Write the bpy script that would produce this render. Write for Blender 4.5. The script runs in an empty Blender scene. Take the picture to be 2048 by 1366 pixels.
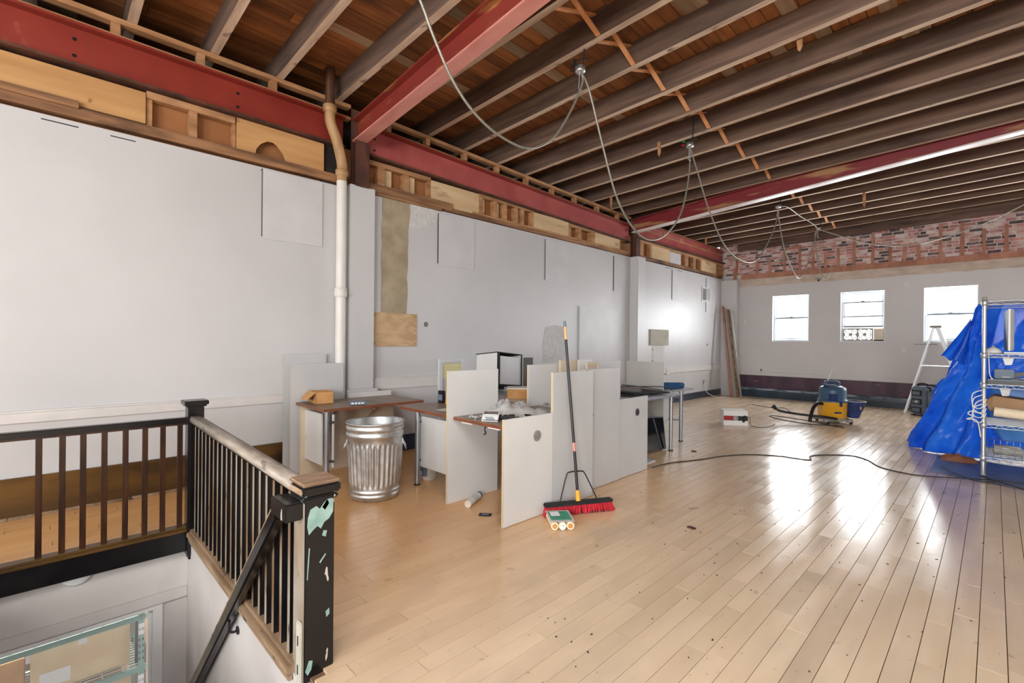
import bpy, bmesh, math, random
from math import sin, cos, pi, radians
from mathutils import Vector, Matrix

random.seed(11)
sc = bpy.context.scene
COL = sc.collection

# ------------------------------------------------------------------ camera
cam_d = bpy.data.cameras.new('camera')
cam_d.sensor_width = 36.0
cam_d.lens = 952.06 / 2048 * 36.0
cam_d.clip_start = 0.05
cam = bpy.data.objects.new('camera', cam_d)
COL.objects.link(cam)
cam.matrix_world = (Matrix.Translation((0, 0, 1.4)) @ Matrix.Rotation(radians(45.3914), 4, 'Z')
                    @ Matrix.Rotation(radians(89.993), 4, 'X') @ Matrix.Rotation(radians(0.5228), 4, 'Z'))
sc.camera = cam

# ------------------------------------------------------------------ exposure, sky, daylight
sc.view_settings.view_transform = 'Standard'
sc.view_settings.look = 'None'
sc.view_settings.gamma = 1.0
sc.view_settings.use_curve_mapping = False
sc.view_settings.exposure = -0.08
sc.cycles.use_denoising = True
sc.cycles.max_bounces = 10
sc.cycles.diffuse_bounces = 6
sc.cycles.glossy_bounces = 4
sc.cycles.transparent_max_bounces = 12
sc.cycles.sample_clamp_indirect = 8.0
sc.cycles.caustics_reflective = False
sc.cycles.caustics_refractive = False

world = bpy.data.worlds.new('overcast_sky')
sc.world = world
world.use_nodes = True
bg = world.node_tree.nodes['Background']
bg.inputs['Color'].default_value = (0.93, 0.97, 1.0, 1)
bg.inputs['Strength'].default_value = 4.0


def area_light(name, loc, rot, sx, sy, power, color):
    d = bpy.data.lights.new(name, 'AREA')
    d.shape = 'RECTANGLE'
    d.size, d.size_y = sx, sy
    d.energy = power
    d.color = color
    o = bpy.data.objects.new(name, d)
    o.location = loc
    o.rotation_euler = rot
    COL.objects.link(o)
    return o


WIN_X = [(-4.06, -3.22), (-2.58, -1.73), (-1.08, -0.23), (0.42, 1.27), (1.92, 2.77)]
for wx0, wx1 in WIN_X:       # daylight through the back windows
    area_light('back_window_daylight', ((wx0 + wx1) / 2, 13.72, 2.06), (radians(-90), 0, 0), 0.78, 1.1, 120, (0.93, 0.97, 1.0))
for fx, pw in ((-3.6, 50), (-0.4, 270), (2.8, 430)):      # daylight through the tall street windows behind the camera
    area_light('front_window_daylight', (fx, -5.05, 2.05), (radians(90), 0, 0), 2.0, 2.3, pw, (1.0, 0.985, 0.965))
area_light('added_roof_fill', (2.4, -1.6, 4.95), (0, 0, 0), 2.9, 3.0, 330, (0.97, 0.985, 1.0))   # unseen roof light, added to brighten the floor near the stairs
area_light('storeroom_ceiling_lamp', (-5.9, -0.2, -0.3), (0, 0, 0), 1.2, 2.4, 130, (1.0, 0.97, 0.92))


# ------------------------------------------------------------------ materials
def lin(c):
    return tuple(((v / 255) / 12.92 if v / 255 <= 0.04045 else ((v / 255 + 0.055) / 1.055) ** 2.4) for v in c) + (1.0,)


def M(name, c1, c2=None, scale=(6, 6, 6), detail=5, lo=0.35, hi=0.65, rough=0.6, rough2=None, metal=0.0,
      bump=0.0, bscale=None, spots=(), rnd=0.0, spec=0.5, coat=0.0, alpha=1.0, trans=0.0, distort=0.0, transl=0.0):
    m = bpy.data.materials.new(name)
    m.use_nodes = True
    nt = m.node_tree
    N, L = nt.nodes, nt.links
    b = N['Principled BSDF']
    b.inputs['Roughness'].default_value = rough
    b.inputs['Metallic'].default_value = metal
    b.inputs['Specular IOR Level'].default_value = spec
    b.inputs['Coat Weight'].default_value = coat
    b.inputs['Coat Roughness'].default_value = 0.12
    b.inputs['Alpha'].default_value = alpha
    b.inputs['Transmission Weight'].default_value = trans
    b.inputs['Base Color'].default_value = lin(c1)
    if c2 is None and not spots and not rnd and not bump:
        return m
    geo = N.new('ShaderNodeNewGeometry')

    def noise(sc3, det, dist=0.0, whole=False):
        mp = N.new('ShaderNodeMapping')
        mp.inputs['Scale'].default_value = sc3
        L.new(geo.outputs['Position'], mp.inputs['Vector'])
        if rnd and not whole:
            ad = N.new('ShaderNodeVectorMath')
            ad.operation = 'ADD'
            L.new(mp.outputs[0], ad.inputs[0])
            cmb = N.new('ShaderNodeCombineXYZ')
            mu = N.new('ShaderNodeMath')
            mu.operation = 'MULTIPLY'
            mu.inputs[1].default_value = 37.0
            L.new(rv, mu.inputs[0])
            for i in range(3):
                L.new(mu.outputs[0], cmb.inputs[i])
            L.new(cmb.outputs[0], ad.inputs[1])
            src = ad.outputs[0]
        else:
            src = mp.outputs[0]
        n = N.new('ShaderNodeTexNoise')
        n.inputs['Scale'].default_value = 1.0
        n.inputs['Detail'].default_value = det
        n.inputs['Distortion'].default_value = dist
        L.new(src, n.inputs['Vector'])
        return n.outputs['Fac']

    rv = None
    if rnd:
        oi = N.new('ShaderNodeObjectInfo')
        a1 = N.new('ShaderNodeMath')
        a1.operation = 'ADD'
        L.new(oi.outputs['Random'], a1.inputs[0])
        L.new(geo.outputs['Random Per Island'], a1.inputs[1])
        fr = N.new('ShaderNodeMath')
        fr.operation = 'FRACT'
        L.new(a1.outputs[0], fr.inputs[0])
        rv = fr.outputs[0]
    col = None
    f1 = noise(scale, detail, distort)
    if c2 is not None:
        r = N.new('ShaderNodeValToRGB')
        r.color_ramp.elements[0].position = lo
        r.color_ramp.elements[0].color = lin(c1)
        r.color_ramp.elements[1].position = hi
        r.color_ramp.elements[1].color = lin(c2)
        L.new(f1, r.inputs[0])
        col = r.outputs[0]
    else:
        rgb = N.new('ShaderNodeRGB')
        rgb.outputs[0].default_value = lin(c1)
        col = rgb.outputs[0]
    if rnd:
        hs = N.new('ShaderNodeHueSaturation')
        mr = N.new('ShaderNodeMapRange')
        mr.inputs['To Min'].default_value = 1 - rnd
        mr.inputs['To Max'].default_value = 1 + rnd
        L.new(rv, mr.inputs['Value'])
        L.new(mr.outputs[0], hs.inputs['Value'])
        L.new(col, hs.inputs['Color'])
        col = hs.outputs[0]
    for sp in spots:
        scol, ssc, slo, shi = sp[:4]
        amt = sp[4] if len(sp) > 4 else 1.0
        fs = noise(ssc, 6, 0.0, len(sp) > 5)
        mr = N.new('ShaderNodeMapRange')
        mr.inputs['From Min'].default_value = slo
        mr.inputs['From Max'].default_value = shi
        mr.inputs['To Max'].default_value = amt
        L.new(fs, mr.inputs['Value'])
        mx = N.new('ShaderNodeMix')
        mx.data_type = 'RGBA'
        L.new(mr.outputs[0], mx.inputs['Factor'])
        L.new(col, mx.inputs['A'])
        mx.inputs['B'].default_value = lin(scol)
        col = mx.outputs['Result']
    L.new(col, b.inputs['Base Color'])
    if rough2 is not None:
        mr = N.new('ShaderNodeMapRange')
        mr.inputs['From Min'].default_value = 0.3
        mr.inputs['From Max'].default_value = 0.7
        mr.inputs['To Min'].default_value = rough
        mr.inputs['To Max'].default_value = rough2
        L.new(f1, mr.inputs['Value'])
        L.new(mr.outputs[0], b.inputs['Roughness'])
    if transl:
        tl = N.new('ShaderNodeBsdfTranslucent')
        L.new(col, tl.inputs['Color'])
        ms = N.new('ShaderNodeMixShader')
        ms.inputs[0].default_value = transl
        L.new(b.outputs[0], ms.inputs[1])
        L.new(tl.outputs[0], ms.inputs[2])
        L.new(ms.outputs[0], N['Material Output'].inputs['Surface'])
    if bump:
        bp = N.new('ShaderNodeBump')
        bp.inputs['Strength'].default_value = bump
        bp.inputs['Distance'].default_value = 0.01
        L.new(noise(bscale or scale, 4), bp.inputs['Height'])
        L.new(bp.outputs[0], b.inputs['Normal'])
    return m


m_wall = M('white_plaster', (194, 194, 195), (202, 202, 203), (0.9, 0.9, 0.9), 6, rough=0.42, bump=0.05, bscale=(9, 9, 9),
           spots=[((184, 183, 184), (2.5, 2.5, 1.2), 0.66, 0.9, 0.4)])
m_panel = M('white_hardboard', (198, 198, 200), (205, 205, 207), (3, 3, 3), rough=0.45)
m_trimw = M('white_trim_paint', (204, 202, 200), (212, 210, 208), (4, 4, 4), rough=0.45)
m_stair = M('stairwell_plaster', (182, 175, 171), (196, 190, 186), (1.6, 1.6, 1.6), 6, rough=0.6, bump=0.08, bscale=(7, 7, 7),
            spots=[((160, 150, 146), (2.0, 2.0, 0.9), 0.64, 0.8, 0.6)])
m_floor = M('maple_plank', (213, 188, 157), (227, 205, 176), (9, 1.4, 9), 4, 0.2, 0.8, rough=0.15, rough2=0.27, rnd=0.06,
            bump=0.05, bscale=(5, 3, 5), spots=[((168, 146, 124), (2.2, 0.9, 2.0), 0.45, 0.95, 0.6), ((150, 142, 132), (2.2, 1.1, 1.0), 0.56, 0.80, 0.5, 'w'), ((104, 98, 92), (7, 5, 7), 0.68, 0.76, 0.6, 'w'), ((92, 84, 76), (30, 14, 30), 0.67, 0.76, 0.5, 'w')])
# warm light on the left floor, mixed into the plank colour as amber
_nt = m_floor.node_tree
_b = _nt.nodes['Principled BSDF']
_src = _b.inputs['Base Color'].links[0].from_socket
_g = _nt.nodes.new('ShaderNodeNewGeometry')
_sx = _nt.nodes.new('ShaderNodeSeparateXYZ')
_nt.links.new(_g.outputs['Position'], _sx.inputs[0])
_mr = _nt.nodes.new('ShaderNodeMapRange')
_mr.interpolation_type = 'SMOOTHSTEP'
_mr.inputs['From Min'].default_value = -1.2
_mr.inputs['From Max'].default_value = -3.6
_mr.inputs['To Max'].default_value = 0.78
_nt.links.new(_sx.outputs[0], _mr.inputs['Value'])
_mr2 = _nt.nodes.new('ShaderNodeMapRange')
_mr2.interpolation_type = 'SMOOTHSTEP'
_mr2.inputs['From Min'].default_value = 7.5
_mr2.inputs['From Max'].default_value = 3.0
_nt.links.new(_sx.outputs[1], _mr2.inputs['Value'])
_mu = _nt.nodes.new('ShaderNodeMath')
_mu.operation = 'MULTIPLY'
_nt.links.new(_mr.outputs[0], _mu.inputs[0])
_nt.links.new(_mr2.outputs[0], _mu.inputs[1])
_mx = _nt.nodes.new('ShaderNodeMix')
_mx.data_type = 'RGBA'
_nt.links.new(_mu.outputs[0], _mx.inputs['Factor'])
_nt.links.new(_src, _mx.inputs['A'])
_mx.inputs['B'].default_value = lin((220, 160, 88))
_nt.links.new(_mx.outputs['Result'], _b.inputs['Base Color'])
m_subfl = M('dark_subfloor', (112, 86, 62), rough=0.9)
m_joist = M('old_joist_wood', (78, 59, 50), (120, 96, 80), (1.2, 16, 16), 6, 0.3, 0.75, rough=0.85, bump=0.3, bscale=(3, 30, 30), rnd=0.16,
            spots=[((44, 34, 30), (0.8, 2.2, 2.2), 0.55, 0.75, 0.75)])
m_joistb = M('scraped_joist_underside', (172, 144, 122), (218, 194, 170), (1.5, 14, 14), 6, 0.3, 0.7, rough=0.85, bump=0.2,
             bscale=(4, 30, 30), rnd=0.10, spots=[((86, 68, 56), (5, 9, 9), 0.62, 0.72, 0.8)])
m_sheath = M('roof_board', (122, 74, 42), (172, 112, 66), (14, 1.0, 14), 6, 0.3, 0.7, rough=0.8, bump=0.2, bscale=(20, 2, 20), rnd=0.30,
             spots=[((66, 44, 34), (1.6, 0.7, 1.6), 0.58, 0.72, 0.8)])
m_sheathp = M('pale_roof_board', (150, 122, 98), (178, 152, 126), (14, 1.0, 14), 6, rough=0.85, bump=0.2, bscale=(20, 2, 20), rnd=0.2)
m_char = M('soot_and_shade_timber', (34, 28, 26), (58, 48, 42), (2, 3, 3), rough=0.9)
m_steel = M('red_oxide_steel', (126, 44, 34), (142, 52, 40), (2, 2, 2), rough=0.42, bump=0.05, bscale=(12, 12, 12),
            spots=[((176, 96, 80), (5, 5, 5), 0.66, 0.76, 0.5), ((92, 46, 36), (3, 3, 3), 0.64, 0.8, 0.6)])
m_steel2 = M('pink_primer_steel', (158, 74, 72), (178, 92, 88), (2.4, 2.4, 2.4), rough=0.38, bump=0.05, bscale=(12, 12, 12),
             spots=[((118, 44, 42), (2, 2, 3), 0.6, 0.8, 0.6)])
m_steelr = M('rusting_red_steel', (120, 44, 36), (134, 52, 42), (1.2, 3, 3), rough=0.5, bump=0.08, bscale=(12, 12, 12),
             spots=[((172, 128, 74), (1.3, 6, 7), 0.5, 0.6, 0.9)])
m_steelm = M('maroon_steel', (120, 36, 44), (132, 44, 50), (1.2, 3, 3), rough=0.5,
             spots=[((168, 126, 84), (1.0, 6, 7), 0.53, 0.62, 0.9)])
m_flange = M('pale_flange', (196, 126, 116), (208, 142, 130), (3, 8, 8), rough=0.4)
m_flangew = M('whitewashed_flange', (206, 196, 194), (222, 214, 210), (3, 8, 8), rough=0.4)
m_rust = M('rusty_column', (58, 34, 26), (98, 58, 40), (6, 6, 2.5), rough=0.75, bump=0.2)
m_stud = M('stud_lumber', (150, 106, 68), (186, 140, 98), (14, 3, 14), 5, rough=0.75, rnd=0.12, bump=0.12, bscale=(20, 20, 20))
m_studd = M('stained_plank', (106, 74, 50), (158, 116, 80), (10, 1.5, 14), 6, rough=0.8, rnd=0.1, bump=0.2,
            spots=[((48, 32, 26), (3, 1.4, 5), 0.54, 0.68, 0.85)])
m_ply = M('golden_plywood', (178, 132, 82), (202, 156, 102), (3, 0.8, 7), 5, rough=0.7, bump=0.06, spots=[((120, 82, 52), (6, 6, 6), 0.68, 0.74, 0.7)])
m_plyd = M('brown_backboard', (150, 98, 58), (168, 114, 70), (2, 2, 2), rough=0.8)
m_plyp = M('pale_plywood', (196, 166, 124), (214, 186, 146), (3, 1, 6), rough=0.7, spots=[((120, 96, 70), (2, 2, 9), 0.62, 0.72, 0.6)])
m_plyk = M('knotty_plywood', (178, 146, 108), (202, 172, 134), (4, 3, 9), 6, rough=0.65, distort=1.2, spots=[((120, 88, 60), (5, 5, 9), 0.64, 0.74, 0.7)])
m_conc = M('bare_concrete', (150, 136, 112), (172, 158, 134), (5, 5, 5), 6, rough=0.9, bump=0.15)
m_concp = M('pale_concrete', (182, 168, 154), (204, 192, 178), (4, 8, 8), 6, rough=0.9, bump=0.15)
m_greyb = M('grey_cement_board', (168, 164, 150), (180, 176, 162), (6, 6, 6), rough=0.85)
m_black = M('black_gloss_paint', (14, 14, 16), (22, 20, 21), (8, 8, 8), rough=0.24, bump=0.05, bscale=(14, 14, 14))
m_chip = M('teal_undercoat', (124, 156, 148), (150, 178, 170), (20, 20, 20), rough=0.5)
m_newel = M('chipped_black_paint', (14, 14, 17), (22, 21, 23), (8, 8, 8), rough=0.28, bump=0.06, bscale=(14, 14, 14),
            spots=[((150, 182, 172), (11, 11, 9), 0.685, 0.695, 1.0), ((190, 186, 176), (26, 26, 9), 0.69, 0.71, 0.9)])
m_stain = M('dark_stained_wood', (40, 22, 13), (66, 38, 20), (20, 20, 4), rough=0.3, rnd=0.15)
m_worn = M('worn_handrail_wood', (124, 112, 100), (168, 158, 146), (4, 24, 24), 5, rough=0.45, bump=0.1,
           spots=[((60, 46, 38), (5, 12, 12), 0.6, 0.7, 0.8)])
m_bare = M('scuffed_bare_paint', (112, 84, 58), (150, 140, 126), (5, 5, 2.2), 5, 0.38, 0.62, rough=0.5, spots=[((40, 32, 28), (14, 14, 6), 0.64, 0.70, 0.9)])
m_capw = M('worn_newel_cap', (126, 96, 72), (170, 142, 116), (16, 5, 16), 5, rough=0.6, bump=0.2)
m_curb = M('scuffed_curb_wood', (122, 98, 74), (160, 134, 106), (3, 20, 20), rough=0.6, bump=0.1,
           spots=[((30, 24, 22), (6, 12, 12), 0.6, 0.66, 0.9)])
m_baseb = M('umber_baseboard', (62, 42, 18), (104, 74, 34), (6, 1.4, 5), 6, rough=0.3, bump=0.1, spots=[((30, 20, 14), (4, 2, 6), 0.58, 0.7, 0.8)])
m_baseblue = M('blue_black_baseboard', (36, 44, 58), (52, 62, 80), (4, 4, 4), rough=0.35)
m_purple = M('purple_stain_band', (58, 38, 54), (82, 56, 74), (5, 5, 2), 6, rough=0.5, bump=0.06, spots=[((176, 164, 170), (3, 3, 14), 0.70, 0.74, 0.8), ((34, 26, 38), (2, 2, 3), 0.56, 0.7, 0.7)])
m_teald = M('dark_teal_cover', (30, 48, 62), (46, 66, 82), (3, 3, 3), rough=0.35)
m_tealt = M('highlit_cover_top', (150, 164, 176), (60, 78, 92), (5, 14, 14), 5, 0.42, 0.58, rough=0.5)  # pale tone paints the highlight along the rounded cover top
m_mortar = M('lime_mortar', (206, 194, 188), (228, 220, 214), (6, 6, 6), 6, rough=0.95, bump=0.3, bscale=(30, 30, 30))
m_brick = M('old_red_brick', (164, 112, 106), (192, 142, 134), (9, 9, 9), 5, rough=0.9, rnd=0.22, bump=0.2, bscale=(40, 40, 40),
            spots=[((218, 208, 202), (3, 3, 4), 0.47, 0.62, 0.9)])
m_brickd = M('burnt_brick', (84, 74, 78), (120, 100, 100), (9, 9, 9), 5, rough=0.9, rnd=0.25, bump=0.2, bscale=(40, 40, 40),
             spots=[((206, 196, 190), (4, 4, 4), 0.62, 0.7, 0.8)])
m_fur = M('furring_wood', (158, 108, 88), (184, 132, 110), (8, 8, 3), rough=0.8, rnd=0.1)
m_bridge = M('new_orange_lath', (206, 140, 92), (222, 160, 110), (10, 10, 10), rough=0.7)
m_winf = M('white_vinyl', (206, 210, 213), rough=0.35)
m_wings = M('grey_sash_rail', (122, 134, 142), rough=0.4)
m_glass = M('window_glass', (255, 255, 255), rough=0.0, alpha=0.12, spec=0.5)
m_pipew = M('white_painted_iron', (212, 208, 202), (222, 219, 214), (6, 6, 3), rough=0.45, bump=0.06)
m_pipet = M('tan_rusty_iron', (156, 120, 80), (184, 148, 104), (7, 7, 3), 5, rough=0.6, bump=0.15, spots=[((84, 50, 32), (5, 5, 4), 0.58, 0.7, 0.8)])
m_piped = M('charred_post', (46, 30, 24), (96, 60, 36), (30, 30, 1.4), rough=0.5)
m_lam = M('white_laminate', (208, 208, 206), (216, 216, 214), (2, 2, 2), rough=0.35, spots=[((158, 152, 148), (4, 4, 4), 0.7, 0.78, 0.5)])
m_lamg = M('grey_green_laminate', (188, 190, 190), (196, 197, 197), (2, 2, 2), rough=0.35, spots=[((140, 140, 138), (5, 5, 5), 0.72, 0.78, 0.5)])
m_lamgrey = M('grey_laminate', (172, 170, 166), (180, 178, 174), (2, 2, 2), rough=0.4)
m_rough = M('worn_plaster', (196, 196, 194), (208, 208, 206), (14, 14, 14), 5, rough=0.8, bump=0.3, bscale=(40, 40, 40), spots=[((150, 150, 146), (30, 30, 30), 0.62, 0.68, 0.7)])
m_lamb = M('cream_laminate', (206, 190, 166), (214, 198, 174), (2, 2, 2), rough=0.5)
m_lamedge = M('cream_edge_band', (200, 184, 154), rough=0.5)
m_desk = M('grey_brown_desktop', (126, 108, 94), (146, 128, 112), (3, 14, 14), 5, rough=0.4, spots=[((92, 80, 70), (3, 3, 3), 0.6, 0.7, 0.5)])
m_deske = M('walnut_edge', (112, 64, 42), (132, 80, 54), (6, 6, 20), rough=0.4)
m_desklight = M('pale_desktop', (186, 188, 188), (196, 198, 198), (3, 3, 3), rough=0.35)
m_steelt = M('satin_steel_tube', (150, 154, 160), (172, 176, 180), (20, 20, 1), rough=0.35, metal=0.8)
m_galv = M('galvanised_steel', (188, 190, 190), (212, 214, 214), (14, 14, 14), 4, rough=0.30, rough2=0.42, metal=0.9, bump=0.02, bscale=(30, 30, 30))
m_dark = M('black_plastic', (22, 23, 26), rough=0.4)
m_darkmatt = M('matt_black', (24, 24, 26), (34, 33, 34), (8, 8, 8), rough=0.75)
m_screen = M('glossy_screen', (8, 14, 22), rough=0.08)
m_cardb = M('brown_cardboard', (186, 136, 82), (200, 152, 98), (8, 8, 8), rough=0.85)
m_cardm = M('tan_cardboard', (150, 118, 88), (164, 132, 100), (6, 6, 6), rough=0.85)
m_card_pale = M('pale_cardboard', (214, 186, 146), (224, 200, 162), (5, 5, 5), rough=0.85)
m_white = M('white_plastic', (220, 220, 218), rough=0.4)
m_paper = M('white_paper', (226, 226, 224), rough=0.8)
m_cream = M('cream_nap', (226, 208, 176), (236, 222, 196), (60, 60, 60), rough=0.9)
m_red = M('red_bristle', (176, 18, 36), (214, 34, 54), (90, 90, 6), 3, rough=0.6)
m_redp = M('red_print', (150, 22, 22), rough=0.5)
m_yel = M('yellow_plastic', (222, 160, 36), (228, 170, 48), (4, 4, 4), rough=0.4)
m_wtip = M('bamboo_grip', (196, 160, 104), (210, 176, 122), (40, 40, 6), rough=0.5)
m_green = M('green_print', (28, 128, 96), (60, 150, 120), (20, 20, 20), rough=0.4)
m_navy = M('navy_plastic', (48, 80, 106), (60, 92, 120), (5, 5, 5), rough=0.38)
m_navybag = M('navy_fabric', (24, 44, 92), (38, 58, 112), (9, 9, 9), rough=0.7)
m_case = M('slate_plastic', (94, 109, 126), (104, 119, 136), (6, 6, 6), rough=0.5)
m_alu = M('dull_aluminium', (186, 188, 190), (202, 204, 206), (10, 10, 3), rough=0.4, metal=0.55)
m_tarp = M('blue_tarpaulin', (16, 78, 206), (36, 112, 226), (3, 3, 3), 5, rough=0.24, rough2=0.36, bump=0.7, bscale=(9, 9, 9), transl=0.35)
m_tarpl = M('backlit_tarp_blue', (70, 146, 226), (110, 178, 240), (5, 5, 5), rough=0.35, bump=0.4, bscale=(9, 9, 9), transl=0.4)
m_wire = M('chrome_wire', (196, 200, 204), rough=0.25, metal=0.7)
m_cable = M('grey_armoured_cable', (128, 126, 116), (166, 164, 154), (120, 120, 120), 1, rough=0.4, metal=0.4)
m_cord = M('dark_cord', (52, 48, 46), rough=0.6)
m_cordw = M('white_cord', (220, 222, 222), rough=0.5)
m_bag = M('crumpled_clear_plastic', (214, 214, 212), (226, 226, 224), (12, 12, 12), rough=0.15, alpha=0.6, bump=0.5, bscale=(26, 26, 26))
m_teal = M('teal_rack_paint', (118, 152, 146), (130, 162, 156), (6, 6, 6), rough=0.45)
m_bluecloth = M('blue_cloth', (28, 72, 116), (40, 92, 140), (14, 14, 14), rough=0.8, bump=0.3)
m_sheetd = M('slate_plastic_sheet', (88, 100, 122), (116, 126, 146), (4, 2, 4), rough=0.4, bump=0.3, bscale=(5, 9, 5))
m_kraft = M('rust_brown_kraft', (140, 92, 66), (160, 108, 80), (9, 9, 9), rough=0.8)
m_blind = M('cream_blind', (218, 210, 160), (228, 222, 176), (1, 1, 60), rough=0.7)
m_grille = M('grey_grille', (150, 148, 142), rough=0.6)
m_tread = M('dark_tread', (84, 62, 44), (104, 78, 56), (20, 3, 8), rough=0.5)
m_greenw = M('green_wire_nut', (20, 150, 80), rough=0.4)
m_redw = M('red_wire_nut', (190, 30, 36), rough=0.4)
m_dgrey = M('dark_grey_board', (74, 72, 70), (84, 82, 80), (4, 4, 4), rough=0.6)
m_ink = M('dark_ink', (48, 48, 52), rough=0.6)
m_gap = M('shaded_gap', (92, 92, 94), rough=0.9)
m_slot = M('dark_gap', (30, 30, 32), rough=0.9)


# ------------------------------------------------------------------ mesh helpers
OFF = {}


class MB:
    """Collects shapes and links them as ONE mesh object."""

    def __init__(self):
        self.v, self.f, self.mi, self.sm = [], [], [], []

    def add(self, vs, fs, m=0, smooth=False):
        k = len(self.v)
        self.v += [tuple(p) for p in vs]
        for f in fs:
            self.f.append(tuple(i + k for i in f))
            self.mi.append(m)
            self.sm.append(smooth)
        return self

    def box(self, x0, x1, y0, y1, z0, z1, m=0):
        vs = [(x, y, z) for z in (z0, z1) for y in (y0, y1) for x in (x0, x1)]
        return self.add(vs, [(0, 2, 3, 1), (4, 5, 7, 6), (0, 1, 5, 4), (2, 6, 7, 3), (0, 4, 6, 2), (1, 3, 7, 5)], m)

    def ring(self, ax, a0, a1, z0, z1, d0, d1, t, m=0, tz0=None, tz1=None):
        """rectangular frame of four butted bars; ax 'x': the frame runs along x, depth in y; 'y': along y, depth in x"""
        tz0, tz1 = tz0 or t, tz1 or t
        for u0, u1, w0, w1 in ((a0, a0 + t, z0, z1), (a1 - t, a1, z0, z1), (a0 + t, a1 - t, z0, z0 + tz0), (a0 + t, a1 - t, z1 - tz1, z1)):
            self.box(*((u0, u1, d0, d1) if ax == 'x' else (d0, d1, u0, u1)), w0, w1, m)
        return self

    def obox(self, c, s, R=None, m=0):
        R = R or Matrix.Identity(3)
        c = Vector(c)
        vs = [c + R @ Vector((x * s[0] / 2, y * s[1] / 2, z * s[2] / 2)) for z in (-1, 1) for y in (-1, 1) for x in (-1, 1)]
        return self.add(vs, [(0, 2, 3, 1), (4, 5, 7, 6), (0, 1, 5, 4), (2, 6, 7, 3), (0, 4, 6, 2), (1, 3, 7, 5)], m)

    def bar(self, p0, p1, w, h, up=(0, 0, 1), m=0):
        """square bar from p0 to p1, w across, h along up"""
        p0, p1 = Vector(p0), Vector(p1)
        d = (p1 - p0).normalized()
        u = Vector(up)
        s = d.cross(u).normalized()
        u = s.cross(d).normalized()
        vs = []
        for p in (p0, p1):
            for a, b in ((-1, -1), (1, -1), (1, 1), (-1, 1)):
                vs.append(p + s * (a * w / 2) + u * (b * h / 2))
        return self.add(vs, [(0, 1, 2, 3)[::-1], (4, 5, 6, 7), (0, 1, 5, 4), (1, 2, 6, 5), (2, 3, 7, 6), (3, 0, 4, 7)], m)

    def cyl(self, p0, p1, r0, r1=None, n=14, m=0, caps=True):
        r1 = r0 if r1 is None else r1
        p0, p1 = Vector(p0), Vector(p1)
        d = (p1 - p0).normalized()
        a = Vector((0, 0, 1)) if abs(d.z) < 0.9 else Vector((1, 0, 0))
        s = d.cross(a).normalized()
        t = s.cross(d)
        vs = []
        for p, r in ((p0, r0), (p1, r1)):
            for i in range(n):
                an = 2 * pi * i / n
                vs.append(p + s * (r * cos(an)) + t * (r * sin(an)))
        self.add(vs, [(i, i + n, (i + 1) % n + n, (i + 1) % n) for i in range(n)], m, True)
        if caps:
            self.add(vs[:n], [tuple(range(n))], m)
            self.add(vs[n:], [tuple(range(n))[::-1]], m)
        return self

    def tube(self, pts, r, n=7, m=0, closed=False):
        pts = [Vector(p) for p in pts]
        k = len(pts)
        vs, prev = [], None
        for i, p in enumerate(pts):
            a = pts[i - 1] if i or closed else p
            b = pts[(i + 1) % k] if i < k - 1 or closed else p
            d = (b - a).normalized()
            if prev is None:
                ref = Vector((0, 0, 1)) if abs(d.z) < 0.9 else Vector((1, 0, 0))
                s = d.cross(ref).normalized()
            else:
                s = (prev - d * prev.dot(d)).normalized()
            prev = s
            t = d.cross(s)
            for j in range(n):
                an = 2 * pi * j / n
                vs.append(p + s * (r * cos(an)) + t * (r * sin(an)))
        fs = []
        for i in range(k if closed else k - 1):
            i2 = (i + 1) % k
            for j in range(n):
                j2 = (j + 1) % n
                fs.append((i * n + j, i * n + j2, i2 * n + j2, i2 * n + j))
        self.add(vs, fs, m, True)
        if not closed:
            self.add(vs[:n], [tuple(range(n))[::-1]], m)
            self.add(vs[-n:], [tuple(range(n))], m)
        return self

    def lathe(self, prof, c=(0, 0, 0), n=24, m=0, fn=None):
        """profile [(r, z)] turned round the vertical through c; fn(angle, r, z) may change r"""
        vs, fs = [], []
        for r, z in prof:
            for i in range(n):
                an = 2 * pi * i / n
                rr = fn(an, r, z) if fn else r
                vs.append((c[0] + rr * cos(an), c[1] + rr * sin(an), c[2] + z))
        for k in range(len(prof) - 1):
            for i in range(n):
                j = (i + 1) % n
                fs.append((k * n + i, k * n + j, (k + 1) * n + j, (k + 1) * n + i))
        return self.add(vs, fs, m, True)

    def poly(self, pts, off, m=0):
        """flat polygon pts pushed along off into a slab"""
        n = len(pts)
        off = Vector(off)
        vs = [Vector(p) for p in pts] + [Vector(p) + off for p in pts]
        fs = [tuple(range(n))[::-1], tuple(range(n, 2 * n))] + [(i, (i + 1) % n, (i + 1) % n + n, i + n) for i in range(n)]
        return self.add(vs, fs, m)

    def grid(self, fn, nu, nv, m=0, smooth=True):
        vs = [fn(i / nu, j / nv) for j in range(nv + 1) for i in range(nu + 1)]
        w = nu + 1
        fs = [(j * w + i, j * w + i + 1, (j + 1) * w + i + 1, (j + 1) * w + i) for j in range(nv) for i in range(nu)]
        return self.add(vs, fs, m, smooth)

    def mesh(self, name, mats, bevel=0.0, off=(0, 0, 0), seg=2):
        me = bpy.data.meshes.new(name)
        me.from_pydata([(a - off[0], b - off[1], c - off[2]) for a, b, c in self.v], [], self.f)
        for m in (mats if isinstance(mats, (list, tuple)) else [mats]):
            me.materials.append(m)
        me.polygons.foreach_set('material_index', self.mi)
        me.polygons.foreach_set('use_smooth', self.sm)
        bm = bmesh.new()
        bm.from_mesh(me)
        bmesh.ops.recalc_face_normals(bm, faces=bm.faces)
        if bevel:
            bmesh.ops.bevel(bm, geom=list(bm.edges), offset=bevel, segments=seg, affect='EDGES', clamp_overlap=True)
        bm.to_mesh(me)
        bm.free()
        return me

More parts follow.
